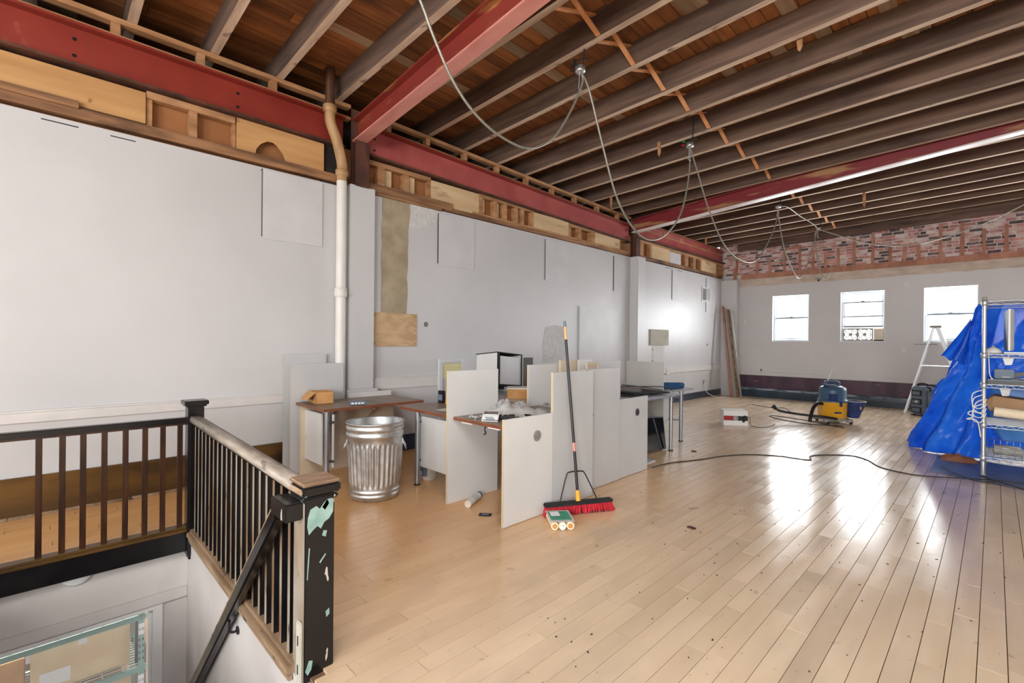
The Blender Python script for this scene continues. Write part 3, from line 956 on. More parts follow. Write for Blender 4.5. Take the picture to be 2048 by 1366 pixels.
# ------------------------------------------------------------------ windows of the back wall
def window(i, x0, x1, fan=False):
    y0, y1 = WB + .10, WB + .17
    o = MB()
    # white casing lining the opening and the outer frame
    t = .035
    o.ring('x', x0, x1, ZS, ZH, WB - .004, y1, .012)
    o.ring('x', x0 + .012, x1 - .012, ZS + .012, ZH - .012, y0, y1, t)
    w = struct('window_%d' % i, o, m_winf)
    a, b = x0 + .05, x1 - .05
    zm = (ZS + ZH) / 2
    MB().box(a, b, y0 + .035, y0 + .04, zm, ZH - .05).build('pane', m_glass, w)

    def sash(name, z0, z1, ya, yb, mat=m_winf):
        s = .028
        q = MB().ring('x', a, b, z0, z1, ya, yb, s)
        return q.build(name, mat, w, .003)
    sash('upper_sash', zm - .01, ZH - .047, y0 + .03, y0 + .055)
    if not fan:
        sash('lower_sash', ZS + .05, zm + .03, y0 + .0, y0 + .026)
        MB().box(a + .03, b - .03, y0 + .008, y0 + .013, ZS + .07, zm).build('pane', m_glass, w)
        MB().box(a, b, y0 - .006, y0 + .03, zm - .012, zm + .02).build('meeting_rail', m_wings, w, .002)
        MB().box((a + b) / 2 - .035, (a + b) / 2 + .035, y0 - .012, y0 + .01, zm + .02, zm + .04).build('sash_lock', m_wings, w, .004)
        MB().box((a + b) / 2 - .09, (a + b) / 2 + .09, y0 - .014, y0 + .0, ZS + .06, ZS + .075).build('lift_rail', m_wings, w, .003)
    else:
        sash('lower_sash', ZS + .33, ZH - .24, y0 + .0, y0 + .026)
        MB().box(a + .03, b - .03, y0 + .008, y0 + .013, ZS + .35, ZH - .26).build('pane', m_glass, w)
        for z in (ZH - .27, ZS + .345, ZS + .575):
            MB().box(a, b, y0 - .006, y0 + .03, z, z + .03).build('meeting_rail', m_wings, w, .002)
        MB().box((a + b) / 2 - .035, (a + b) / 2 + .035, y0 - .012, y0 + .01, ZH - .24, ZH - .22).build('sash_lock', m_wings, w, .004)
    MB().box(x0 - .03, x1 + .03, WB - .02, WB + .02, ZS - .018, ZS).build('sill', m_trimw, w, .004)
    return w


for i, (a, b) in enumerate(WIN_X):
    window(i + 1, a, b, i == 1)

# twin window fan under the raised sash of the middle window
fa, fb = WIN_X[1][0] + .04, WIN_X[1][1] - .04
o = thing('window_fan', 'grey twin window fan wedged under the raised sash of the middle window', 'fan', ((fa + fb) / 2, WB + .11, ZS + .016))
z0, z1 = ZS + .02, ZS + .315
cxs = (fa + .155, fa + .425)
mb = MB()
mb.ring('x', fa, fa + .585, z0, z1, WB + .09, WB + .14, .03)
mb.box(fa + .275, fa + .305, WB + .091, WB + .139, z0 + .03, z1 - .03)
mb.build('housing', m_grille, o, .004)
for cx in cxs:
    cz = (z0 + z1) / 2
    mb = MB()
    n = 28
    ring = [(cx + .118 * cos(2 * pi * k / n), WB + .09, cz + .118 * sin(2 * pi * k / n)) for k in range(n)]
    mb.tube(ring, .010, 6, closed=True)
    for k in range(4):
        s = (-1 if k % 2 else 1) * .135
        t = (-1 if k > 1 else 1) * .135
        mb.box(min(cx + s * .72, cx + s), max(cx + s * .72, cx + s), WB + .1, WB + .13, min(cz + t * .72, cz + t), max(cz + t * .72, cz + t))
    mb.build('fan_ring', m_grille, o)
    MB().cyl((cx, WB + .085, cz), (cx, WB + .13, cz), .038, n=12).build('motor_hub', m_grille, o)
    for k in range(5):
        an = 2 * pi * k / 5
        d = Vector((cos(an), 0, sin(an)))
        e = Vector((-sin(an), 0, cos(an)))
        c = Vector((cx, WB + .11, cz))
        MB().poly([c + d * .036 - e * .012, c + d * .11 - e * .03, c + d * .112 + e * .026, c + d * .036 + e * .014], (0, .004, 0)).build('blade', m_white, o)
MB().box(cxs[0] + .03, cxs[1] - .03, WB + .086, WB + .092, (z0 + z1) / 2 - .006, (z0 + z1) / 2 + .006).build('guard_bar', m_grille, o)
MB().box(fb - .18, fb, WB + .10, WB + .125, z0, z1 - .01).build('filler_panel', m_lamb, o, .003)

# ------------------------------------------------------------------ stairwell below the railings
ZL = -2.9
mb = MB()
mb.box(-9.0, 0.6, -3.2, 3.0, ZL - .1, ZL)
struct('floor_lower', mb, m_subfl)
mb = MB()
mb.box(-4.36, .4, SY1, SY1 + .028, ZL, -.03)
struct('wall_stair_side', mb, m_stair)
GY0, GY1, GZ1 = -1.4, 0.555, -.535      # glazed opening to the storeroom
mb = MB()
xw0, xw1 = -4.34, -4.20
mb.box(xw0, xw1, -1.7, SY1, GZ1 + .045, -.02).box(xw0, xw1, GY1 + .06, SY1, ZL, GZ1 + .045)
mb.box(xw0, xw1, -1.7, GY0, ZL, GZ1 + .045).box(xw0, xw1, GY0, GY1 + .06, ZL, -2.0)
struct('wall_stair_end', mb, m_stair)
tag(MB().box(xw1, xw1 + .03, -1.6, SY1, -.497, -.425).build('trim_2', m_stair, None, .004), kind='structure')
tag(MB().box(-4.3, 0.4, SY0 - .12, SY0, ZL, -.02).build('wall_stair_near', m_stair), kind='structure')
mb = MB()
mb.box(xw0 + .01, xw1 + .012, GY1 + .018, GY1 + .075, -2.0, GZ1).box(xw0 + .01, xw1 + .012, GY0, GY1 + .075, GZ1, GZ1 + .036)
mb.box(xw0 - .01, xw1 - .03, GY1, GY1 + .018, -2.0, GZ1).box(xw0 - .01, xw1 - .03, GY0, GY1, GZ1 - .016, GZ1)
w = struct('window_6', mb, m_trimw, .003)
MB().box(-4.29, -4.285, GY0, GY1, -2.0, GZ1).build('pane', m_glass, w)
# stair flight: treads and risers going down toward the end wall
mb = MB()
n = 11
for k in range(n):
    xk = SX1 - .02 - .198 * k
    mb.box(xk - .23, xk, SY0, SY1, -.195 * (k + 1) - .035, -.195 * (k + 1))
    mb.box(xk - .02, xk, SY0, SY1, -.195 * (k + 1), -.195 * k - .03)
tag(mb.build('floor_stair_treads', m_tread), kind='structure')
# round white alarm cover high on the end wall
mb = MB()
n = 28
vs = []
for r, d in ((.082, .0), (.082, .012), (.070, .024), (.03, .028)):
    vs += [(xw1 + d, .17 + r * cos(2 * pi * k / n), -.135 + r * sin(2 * pi * k / n)) for k in range(n)]
fs = [(j * n + k, j * n + (k + 1) % n, (j + 1) * n + (k + 1) % n, (j + 1) * n + k) for j in range(3) for k in range(n)] + [tuple(range(3 * n, 4 * n))]
mb.add(vs, fs, 0, True)
tag(mb.build('wall_cover', m_white), 'round white domed cover on the stairwell wall, half hidden by the railing curb', 'cover')

# storeroom behind the glass
mb = MB()
mb.box(-9.0, -8.9, -3.2, 3.0, ZL, -.16).box(-9.0, xw0, 2.9, 3.0, ZL, -.16).box(-9.0, xw0, -3.2, -3.1, ZL, -.16)
struct('wall_storeroom', mb, m_wall)
tag(MB().box(-9.0, xw0, -3.2, 3.0, -.22, -.15).build('ceiling_storeroom', m_wall), kind='structure')
o = thing('storage_rack', 'teal steel storage rack with labelled uprights seen through the stairwell window', 'rack', (-5.1, 0.2, ZL))
XRK = -4.90
for ya in (.572, -1.0):
    for X in (XRK - .03, XRK - .55):
        up = MB().box(X, X + .03, ya, ya + .042, ZL, -.72).build('upright', m_teal, o, .002)
        if X == XRK - .03 and ya > 0:
            mb = MB()
            for k in range(16):
                z = -1.03 - k * .052 - (.14 if k > 4 else 0)
                mb.box(X + .0295, X + .0305, ya + .006, ya + .013, z, z + .022)
                mb.box(X + .0295, X + .0305, ya + .030, ya + .037, z, z + .022)
            tag(mb.build('slot', m_slot, up), kind='stuff')
MB().box(XRK - .03, XRK - .015, 0.555, 0.572, -1.26, -.90).build('brace_plate', m_dark, o)
for z in (-.888, -1.31, -1.78):
    MB().box(XRK - .03, XRK + .004, -1.0, .59, z - .021, z + .021).build('front_beam', m_teal, o, .002)
    MB().box(XRK - .55, XRK - .52, -1.0, .60, z - .021, z + .021).build('rear_beam', m_teal, o, .002)
    MB().box(XRK - .03, XRK + .004, .60, 1.6, z - .021, z + .021).build('front_beam', m_teal, o, .002)
    mb = MB()
    for k in range(12):
        mb.box(XRK - .52 + .042 * k, XRK - .514 + .042 * k, -.98, .58, z + .022, z + .028)
    for k in range(12):
        mb.box(XRK - .53, XRK - .0, -.9 + .125 * k, -.893 + .125 * k, z + .028, z + .034)
    mb.build('wire_deck', m_white, o)
for z, s in ((-.985, 'C2'), (-1.405, 'C3')):
    MB().box(XRK, XRK + .002, .574, .612, z - .045, z + .045).build('label_card', m_paper, o)
    text('card_lettering', s, .028, m_ink, o, (XRK + .003, .593, z), (radians(90), 0, radians(90)))
for y0, y1, z0, z1, s, lab in ((-.05, .53, -1.275, -.935, m_card_pale, 'pale cardboard carton on the upper rack deck by the upright'),
                               (-.72, -.08, -1.275, -.96, m_cardb, 'brown cardboard carton further left on the upper rack deck'),
                               (-.02, .54, -1.744, -1.37, m_card_pale, 'pale cardboard carton on the lower rack deck under the wire shelf'),
                               (.66, 1.2, -1.277, -.93, m_card_pale, 'pale carton right of the rack upright')):
    o = thing('carton', lab, 'box', (-5.2, (y0 + y1) / 2, z0))
    MB().box(-5.42, -4.99, y0, y1, z0, z1).build('body', s, o, .004)
    MB().box(-5.42, -4.989, (y0 + y1) / 2 - .025, (y0 + y1) / 2 + .025, z1 - .06, z1 + .001).build('tape', m_white, o)
    MB().box(-4.992, -4.987, y0 + .05, y0 + .22, z0 + .04, z0 + .15).build('shipping_label', m_paper, o)

# ------------------------------------------------------------------ railings round the stairwell
o = thing('stair_railing', 'dark railing with round-edged balusters along the far side of the stairwell', 'railing', (-4.15, 0.1, 0))
MB().bar((-4.145, -1.5, .806), (-4.145, .76, .806), .062, .04).build('handrail', m_black, o, .008)
MB().box(-4.162, -4.128, -1.5, .76, .772, .788).build('under_rail', m_stain, o, .002)
UBS = MB().box(-.0155, .0155, -.0155, .0155, 0, .74).mesh('baluster', m_stain, .003)
for y in (-.43, -.33, -.222, -.011, .095, .193, .298, .407, .513, .614, .715):
    piece('baluster', UBS, o, (-4.147, y, .036))
MB().box(-4.20, -4.10, -1.5, .76, -.14, .004).build('base_beam', m_black, o, .004)
MB().box(-4.215, -4.085, -1.5, .76, .004, .022).box(-4.19, -4.11, -1.5, .76, .022, .036).build('shoe_rail', m_baseb, o, .004)
p = MB().box(-4.17, -4.07, .75, .85, -.17, .905).build('newel_post', m_black, o, .004)
MB().box(-4.185, -4.055, .735, .865, .905, .918).box(-4.195, -4.045, .725, .875, .918, .95).build('newel_cap', m_black, p, .005)
MB().box(-4.16, -4.08, .76, .84, -.2, -.17).build('newel_drop', m_black, p, .004)

o = thing('stair_railing', 'black railing with worn wooden handrail running toward the chipped newel post', 'railing', (-3.1, 0.79, 0))
mb = MB()
prof = [(-.034, -.02), (.034, -.02), (.038, .0), (.03, .02), (0, .027), (-.03, .02), (-.038, 0)]
vs = [(X, .795 + a, z + b) for X, z in ((-4.06, .818), (-2.115, .772)) for a, b in prof]
k = len(prof)
mb.add(vs, [(i, (i + 1) % k, (i + 1) % k + k, i + k) for i in range(k)] + [tuple(range(k))[::-1], tuple(range(k, 2 * k))], 0, True)
mb.build('handrail', m_worn, o)
MB().bar((-4.06, .795, .785), (-2.12, .795, .742), .03, .02).build('under_rail', m_black, o)
for k in range(19):
    X = -3.985 + k * .1005
    zt = .775 - .043 * (X + 4.06) / 1.94
    mb = MB().box(X - .016, X + .016, .779, .811, .02, zt)
    mb.mi[2] = 1
    mb.build('baluster', [m_black, m_bare], o, .002)
MB().box(-4.07, -2.1, .745, .86, -.03, .004).box(-4.07, -2.1, .765, .85, .004, .022).build('curb', m_curb, o, .004)
MB().box(-4.07, -2.1, .752, .775, -.06, -.03).build('curb_moulding', m_curb, o, .006)
mb = MB().box(-2.125, -2.0, .779, .905, -.35, .735)
mb.mi[2] = 1
p = mb.build('newel_post', [m_newel, m_bare], o, .004)
MB().box(-2.137, -1.988, .767, .917, .722, .742).build('neck_moulding', m_newel, p, .006)
mb = MB().box(-2.145, -1.98, .76, .925, .748, .790)
mb.mi[2] = 1
mb.build('newel_cap', [m_newel, m_capw], p, .008)
MB().box(-2.143, -1.982, .762, .923, .790, .803).build('worn_cap_top', m_capw, p, .006)
MB().box(-2.06, -2.012, .768, .779, -.12, .22).build('strike_plate', m_greyb, p, .004)
for z in (.14, .02, -.08):
    MB().box(-2.042, -2.032, .7665, .7685, z - .02, z + .02).build('plate_slot', m_slot, p)
XN = -2.0
for pts in (((.79, .655), (.80, .69), (.825, .70), (.84, .685), (.86, .71), (.885, .745 - .02), (.899, .715), (.897, .66), (.88, .635), (.86, .625), (.845, .60), (.83, .615), (.81, .60), (.795, .585), (.788, .62)),
            ((.85, .69), (.862, .675), (.88, .70), (.872, .72)), ((.868, .24), (.884, .25), (.886, .225), (.872, .215)),
            ((.785, .02), (.80, .06), (.815, .055), (.81, .02), (.795, -.0)), ((.79, -.06), (.81, -.055), (.805, -.08)), ((.84, .46), (.865, .49), (.868, .484), (.843, .453)),
            ((.795, .53), (.80, .53), (.792, .40), (.788, .40)), ((.85, .57), (.857, .59), (.872, .585), (.866, .56))):
    MB().poly([(XN + .0002, a, b) for a, b in pts], (.0008, 0, 0)).build('paint_chip', m_chip, p)

o = thing('wall_handrail', 'black sloping handrail descending the stairwell wall from the near newel post', 'handrail', (-2.1, .72, .6))
MB().box(-2.19, -2.02, .705, .779, .648, .724).build('return_block', m_newel, o, .006)
pA, pB = Vector((-2.165, .733, .655)), Vector((-4.15, .733, -1.345))
d = (pB - pA).normalized()
MB().bar(pA, pB, .048, .062, up=(1, 0, 1)).build('rail', m_black, o, .008)
MB().bar(pA + Vector((-.02, 0, .034)), pB + Vector((-.02, 0, .034)), .034, .012, up=(1, 0, 1)).build('rail_top_bead', m_curb, o, .003)
for t in (1.05, 2.3):
    c = pA + d * t
    mb = MB().tube(smooth_pts([c + Vector((0, 0, -.04)), c + Vector((.0, .0, -.09)), c + Vector((.005, .015, -.105)), c + Vector((.005, .042, -.105))], 4), .007, 6)
    mb.cyl(c + Vector((.005, .034, -.105)), c + Vector((.005, .042, -.105)), .022)
    mb.build('bracket', m_dark, o)

# ------------------------------------------------------------------ desk cluster
DT = .745


def leg_tube(o, x, y, top=DT - .028, r=.024):
    l = MB().cyl((x, y, .012), (x, y, top), r, n=16).build('leg', m_steelt, o)
    MB().cyl((x, y, 0), (x, y, .014), r + .006, n=16).build('foot_pad', m_dark, l)
    MB().cyl((x, y, top - .012), (x, y, top), r + .018, n=16).build('mount_plate', m_steelt, l)
    return l


def desktop(o, x0, x1, y0, y1, mat_top=None, mat_edge=None, t=.028):
    mb = MB()
    mb.box(x0, x1, y0, y1, DT - t, DT - .0015, 1).box(x0 + .001, x1 - .001, y0 + .001, y1 - .001, DT - .0015, DT, 0)
    return mb.build('desktop', [mat_top or m_desk, mat_edge or m_deske], o)


def board(o, name, x0, x1, y0, y1, z0, z1, mat=None, edge=True):
    """laminate board; cream edge bands on its two short sides"""
    b = MB().box(x0, x1, y0, y1, z0, z1).build(name, mat or m_lam, o, .002)
    if edge:
        if x1 - x0 < y1 - y0:
            MB().box(x0 + .002, x1 - .002, y0 - .0015, y0 + .001, z0 + .003, z1 - .003).build('edge_band', m_lamedge, b)
        else:
            MB().box(x0 - .0015, x0 + .001, y0 + .002, y1 - .002, z0 + .003, z1 - .003).build('edge_band', m_lamedge, b)
    return b


# desk against the left wall
o = thing('office_desk', 'brown topped desk against the wall behind the metal trash can', 'desk', (-4.8, 2.4, 0))
desktop(o, -5.108, -4.42, 1.885, 3.0)
leg_tube(o, -4.475, 1.94)
board(o, 'end_panel', -5.04, -5.015, 1.90, 2.98, .0, DT - .03, m_lamb)
board(o, 'modesty_panel', -5.06, -4.62, 1.945, 1.965, .17, .675, m_lam)
R = Rz(radians(150))
mb = MB()
mb.obox(Vector((-4.455, 1.99, .425)) + R @ Vector((.22, 0, 0)), (.42, .02, .52), R)
mb.build('hinged_panel', m_lam, o, .008)
for z in (.235, .61):
    MB().cyl((-4.475, 1.94, z), (-4.44, 1.995, z), .011).build('clamp', m_dark, o)
MB().poly([(-5.0, 2.60, DT - .03), (-4.72, 2.60, DT - .03), (-5.0, 2.60, .5)], (0, .02, 0)).build('gusset', m_lamb, o)
MB().box(-5.128, -5.108, 2.46, 3.0, DT - .03, DT + .055).build('upstand', m_trimw, o, .003)
MB().cyl((-4.47, 2.43, DT - .028), (-4.47, 2.43, DT - .05), .03).build('glide_disc', m_deske, o)

for y0, y1, h, x, lab in ((1.83, 2.40, 1.145, -5.118, 'white laminate panel standing behind the wall desk, in front of a taller one'),
                          (1.805, 2.26, 1.245, -5.2465, 'tallest white laminate panel against the wall at the stair side of the desk')):
    o = thing('laminate_sheet', lab, 'panel', (x, (y0 + y1) / 2, 0))
    board(o, 'board', x - .006, x + .007, y0, y1, 0, h, m_lamg)

o = thing('cardboard_box', 'small open brown cardboard box with a folded flap on the wall desk', 'box', (-4.93, 2.07, DT + .002), radians(-8))
mb = MB()
w, d, h, t = .15, .17, .115, .004
mb.box(-w, w, -d / 2, d / 2, 0, t).box(-w, -w + t, -d / 2, d / 2, 0, h).box(w - t, w, -d / 2, d / 2, 0, h).box(-w, w, -d / 2, -d / 2 + t, 0, h).box(-w, w, d / 2 - t, d / 2, 0, h)
mb.build('carton_body', m_cardb, o)
MB().poly([(-w, -d / 2, h), (w - .01, -d / 2, h), (w - .03, -d / 2 - .085, h - .075), (-w + .02, -d / 2 - .085, h - .075)], (0, .003, .004)).build('flap', m_cardb, o)
MB().poly([(w, -d / 2, h), (w, d / 2, h), (w - .07, d / 2, h + .012), (w - .07, -d / 2, h + .012)], (0, 0, .004)).build('flap', m_cardb, o)

o = thing('network_switch', 'small blue grey network box lying near the front edge of the wall desk', 'device', (-4.52, 2.27, DT + .002), radians(-20))
MB().box(-.05, .05, -.075, .075, .004, .034).build('case', m_case, o, .003)
mb = MB()
for k in range(4):
    mb.box(.0495, .051, -.062 + k * .032, -.04 + k * .032, .011, .027)
mb.build('port', m_white, o)
MB().box(-.045, .045, -.07, .07, 0, .005).build('rubber_foot', m_dark, o)

# middle desk with the hung white panel, next to the metal can
o = thing('office_desk', 'brown edged desk on a steel leg with hung white panel beside the can', 'desk', (-3.7, 3.0, 0))
desktop(o, -4.17, -3.31, 2.545, 3.60)
leg_tube(o, -3.93, 2.60)
leg_tube(o, -4.10, 3.5)
board(o, 'modesty_panel', -3.98, -3.32, 2.635, 2.655, .175, .665)
for z in (.235, .61):
    MB().cyl((-3.93, 2.60, z), (-3.93, 2.64, z), .011).build('clamp', m_dark, o)

# dividing board and the desk with the litter on it
o = thing('partition', 'white partition board standing between the two brown edged desks', 'panel', (-3.29, 2.78, 0))
board(o, 'board', -3.304, -3.281, 2.475, 3.06, 0, 1.14)
o = thing('office_desk', 'brown edged desk strewn with plastic bag and hardware between two partition boards', 'desk', (-2.93, 3.0, 0))
desktop(o, -3.278, -2.592, 2.53, 3.62)
MB().box(-3.20, -3.06, 2.555, 2.57, DT - .045, DT - .028).box(-2.86, -2.72, 2.555, 2.57, DT - .045, DT - .028).build('clip_rail', m_paper, o, .002)
MB().tube(smooth_pts([(-2.885, 2.555, DT - .03), (-2.89, 2.55, DT - .06), (-2.87, 2.545, DT - .085), (-2.90, 2.55, DT - .10)], 4), .006, 6).build('cable_clip', m_dark, o)
board(o, 'end_panel', -2.95, -2.93, 3.35, 3.6, 0, DT - .03, m_lam, False)

o = thing('partition_wall', 'long low white partition with stepped top that the broom leans on', 'partition', (-2.58, 3.6, 0))
board(o, 'low_board', -2.588, -2.564, 2.456, 3.012, .004, .812)
board(o, 'tall_board', -2.588, -2.564, 3.014, 3.575, .004, 1.146, m_lamg)
board(o, 'tall_board', -2.700, -2.676, 3.60, 4.19, .004, 1.146, m_lamg)
board(o, 'low_board', -2.712, -2.688, 4.20, 4.77, .004, .815, m_lamg)
for X, Y, z in ((-2.563, 2.82, .648), (-2.687, 4.545, .655)):
    g = MB().cyl((X - .004, Y, z), (X + .004, Y, z), .045, n=24).build('grommet_ring', m_grille, o)
    MB().cyl((X + .002, Y, z), (X + .0048, Y, z), .036, n=24).build('grommet_lid', m_galv if X > -2.6 else m_dark, g)
mb = MB()
for X, Y in ((-2.576, 2.48), (-2.576, 3.3), (-2.70, 4.22), (-2.70, 4.74)):
    mb.box(X - .016, X + .016, Y - .02, Y + .02, 0, .006)
mb.build('foot_clip', m_grille, o)

# pale desk behind, with what stands on it
o = thing('office_desk', 'pale topped desk behind the tall partition boards', 'desk', (-3.4, 4.2, 0))
desktop(o, -4.75, -2.73, 3.63, 4.74, m_desklight, m_deske)
for x, y in ((-4.65, 3.72), (-4.65, 4.64), (-2.85, 4.64)):
    leg_tube(o, x, y)
o = thing('partition', 'white divider standing on the pale desk, its left edge cream banded', 'panel', (-3.29, 3.9, DT))
board(o, 'board', -3.302, -3.28, 3.474, 4.25, DT + .001, 1.165)
MB().box(-3.33, -3.25, 3.7, 3.74, DT + .001, DT + .02).build('foot', m_grille, o)
for (x, y, ry, w, z1, mt, lab) in (
        (-3.18, 3.98, 0, .26, 1.205, m_lamb, 'beige board leaning behind the tall partition, left of the others'),
        (-3.10, 4.17, 0, .22, 1.21, m_lam, 'white board with wooden edge standing behind the tall partition'),
        (-3.06, 4.52, 0, .56, 1.19, m_lamg, 'pale green grey board standing behind the tall partition, nearest the pillar')):
    o = thing('laminate_sheet', lab, 'panel', (x, y, DT))
    board(o, 'board', x - .02, x + .004, y - w / 2, y + w / 2, DT + .001, z1, mt)
o = thing('shadow_box', 'small cream open frame standing behind the tall partition', 'frame', (-2.98, 4.12, DT))
mb = MB().ring('y', 4.03, 4.24, DT, 1.185, -2.99, -2.97, .02)
mb.build('frame_bar', m_lamedge, o, .002)
MB().box(-2.986, -2.980, 4.045, 4.225, DT + .02, 1.17).build('back', m_concp, o)

o = thing('open_cabinet', 'tipped grey box cabinet with black inside and a white sheet in it', 'cabinet', (-4.46, 4.17, DT), 0)
Rt = Matrix.Rotation(radians(-8), 3, Vector((.70, .71, 0)))
w, d, h, t = .40, .44, .385, .012
base = Vector((0, 0, .095))


def tb(mb, x0, x1, y0, y1, z0, z1, m=0):
    c = Vector(((x0 + x1) / 2, (y0 + y1) / 2, (z0 + z1) / 2))
    return mb.obox(base + Rt @ c, (x1 - x0, y1 - y0, z1 - z0), Rt, m)


mb = MB()
tb(mb, -w / 2, w / 2, -d / 2, -d / 2 + t, 0, h)
tb(mb, -w / 2, w / 2, d / 2 - t, d / 2, 0, h)
tb(mb, -w / 2, -w / 2 + t, -d / 2, d / 2, 0, h)
mb.build('side', m_lam, o, .001)
mb = MB()
tb(mb, -w / 2, w / 2, -d / 2 - .002, d / 2 + .002, h, h + .012)
tb(mb, w / 2 - .004, w / 2 + .003, -d / 2, -d / 2 + .045, 0, h)
tb(mb, w / 2 - .004, w / 2 + .003, d / 2 - .02, d / 2, 0, h)
tb(mb, -w / 2 + t, -w / 2 + t + .004, -d / 2 + t, d / 2 - t, 0, h)
tb(mb, -w / 2, w / 2, -d / 2, d / 2, -.012, 0)
mb.build('black_trim', m_darkmatt, o)
mb = MB()
tb(mb, w / 2 - .012, w / 2 - .006, -d / 2 + .055, d / 2 - .03, .0, h - .035)
mb.build('white_sheet', m_panel, o, .001)
mb = MB()
tb(mb, -.2, -.1, -.19, .19, -.05, -.012)
mb.build('prop_block', m_darkmatt, o)

o = thing('cardboard_box', 'flat brown carton with white lid in front of the tipped cabinet', 'box', (-3.87, 3.96, DT + .001), radians(45))
MB().box(-.15, .15, -.13, .13, 0, .115).build('carton_body', m_cardb, o, .003)
MB().box(-.153, .153, -.133, .133, .112, .122).build('lid', m_paper, o, .002)
o = thing('leaning_board', 'dark grey board standing right of the tipped cabinet', 'panel', (-4.02, 4.56, DT))
board(o, 'board', -4.10, -4.08, 4.24, 4.40, DT + .001, 1.20, m_dgrey, False)
# things against the wall behind the desks
o = thing('glazed_casement', 'white framed glazed panel with cream blind leaning on the wall behind the desks', 'frame', (-5.25, 4.14, .0))
mb = MB().ring('y', 3.80, 4.475, 0, 1.155, -5.275, -5.235, .06)
mb.build('frame_bar', m_winf, o, .004)
MB().box(-5.265, -5.255, 3.86, 4.42, .90, 1.105).build('blind', m_blind, o)
MB().box(-5.264, -5.258, 3.86, 4.42, .05, .905).build('glass', m_panel, o)
mb = MB()
for k in range(5):
    mb.box(-5.258, -5.2555, 3.86, 4.42, .62 + k * .055, .622 + k * .055)
for k in range(9):
    mb.box(-5.258, -5.2555, 3.89 + k * .06, 3.892 + k * .06, .6, .885)
mb.build('lattice', m_concp, o)
MB().box(-5.256, -5.25, 3.86, 4.42, .88, .905).build('blind_rail', m_winf, o)
o = thing('leaning_board', 'white board leaning in front of the framed glazed panel', 'panel', (-5.1, 4.5, 0))
board(o, 'board', -5.12, -5.098, 4.08, 4.85, 0, 1.15, m_panel, False)

o = thing('binder', 'black upright binder on the middle desk beside a yellow wedge', 'binder', (-4.09, 3.05, DT))
MB().box(-4.13, -4.05, 2.98, 3.02, DT, DT + .13).build('cover', m_dark, o, .003)
MB().box(-4.128, -4.052, 2.975, 2.981, DT + .03, DT + .09).build('spine_label', m_case, o)
o = thing('wedge', 'yellow wedge leaning beside the black binder', 'wedge', (-4.0, 3.03, DT))
tag(o)
MB().poly([(-4.03, 3.0, DT), (-3.96, 3.0, DT), (-3.965, 3.0, DT + .13), (-3.985, 3.0, DT + .135)], (0, .05, 0)).build('block', m_yel, o, .002)
MB().box(-4.0, -3.97, 2.997, 3.0, DT + .02, DT + .05).build('sticker', m_cardb, o)
o = thing('paper_sheet', 'white sheet lying at the edge of the middle desk', 'paper', (-3.62, 2.75, DT))
MB().obox((-3.62, 2.75, DT + .001), (.21, .14, .0012), Rz(.3)).build('sheet', m_paper, o)

# litter on the strewn desk
def lump(fn_h, cx, cy, z, rx, ry, seed, nu=34, nv=20):
    """crumpled closed heap: a dome with ridged noise"""
    from mathutils import noise as mn
    mb = MB()

    def P(u, v):
        a = 2 * pi * u
        r = v
        n1 = mn.noise(Vector((cos(a) * r * 2.1 + seed, sin(a) * r * 2.1, seed * .7)))
        n2 = abs(mn.noise(Vector((cos(a) * r * 5 + seed, sin(a) * r * 5, 3.1))))
        k = 1 + .28 * mn.noise(Vector((cos(a) * 1.4, sin(a) * 1.4, seed)))
        hh = fn_h * (1 - r ** 2.2) * (.75 + .7 * n1 + .55 * n2)
        return (cx + rx * r * k * cos(a), cy + ry * r * k * sin(a), z + max(0.001, hh))
    mb.grid(P, nu, nv)
    return mb


o = thing('plastic_bag', 'crumpled clear plastic bag lying on the strewn desk', 'bag', (-3.02, 2.98, DT))
lump(.13, -3.04, 2.98, DT + .002, .20, .30, 1.7).build('bag_film', m_bag, o)
lump(.055, -2.86, 3.16, DT + .002, .13, .22, 5.2).build('bag_mouth', m_bag, o)
o = thing('blister_pack', 'silver blister pack propped on the front edge of the strewn desk', 'package', (-2.90, 2.62, DT))
R = Rz(radians(38)) @ Matrix.Rotation(radians(34), 3, 'X')
mb = MB().obox((-2.905, 2.625, DT + .035), (.135, .11, .006), R)
mb.build('card', m_paper, o, .001)
mb = MB().obox(Vector((-2.905, 2.625, DT + .035)) + R @ Vector((0, .03, .008)), (.12, .04, .014), R)
mb.build('blister', m_galv, o, .003)
mb = MB()
for k in range(3):
    mb.obox(Vector((-2.905, 2.625, DT + .035)) + R @ Vector((-.01 + .008 * k, -.012 - .014 * k, .0045)), (.07, .006, .002), R)
mb.build('print', m_case, o)
mb = MB().obox((-2.905, 2.635, DT + .008), (.13, .10, .014), Rz(radians(38)))
mb.build('prop', m_dark, o)
o = thing('work_glove', 'black work glove with pale stripes beside the blister pack', 'glove', (-2.83, 2.74, DT))
MB().cyl((-2.90, 2.72, DT + .02), (-2.80, 2.80, DT + .022), .022, .028, n=10).build('palm', m_darkmatt, o)
for k in range(4):
    a = (-2.80 + k * .012, 2.815 - k * .018, DT + .018)
    MB().tube(smooth_pts([a, (a[0] + .03, a[1] + .012 - k * .004, DT + .02), (a[0] + .055, a[1] + .01 - k * .01, DT + .011)], 4), .0095, 7).build('finger', m_darkmatt, o)
MB().tube(smooth_pts([(-2.84, 2.74, DT + .015), (-2.80, 2.72, DT + .014), (-2.775, 2.725, DT + .010)], 4), .009, 7).build('thumb', m_darkmatt, o)
for s in (.3, .6):
    c = Vector((-2.90, 2.72, DT + .02)).lerp(Vector((-2.80, 2.80, DT + .022)), s)
    MB().cyl(c - Vector((.0015, -.0012, 0)), c + Vector((.0015, .0012, 0)), .0275, n=12).build('stripe', m_paper, o)
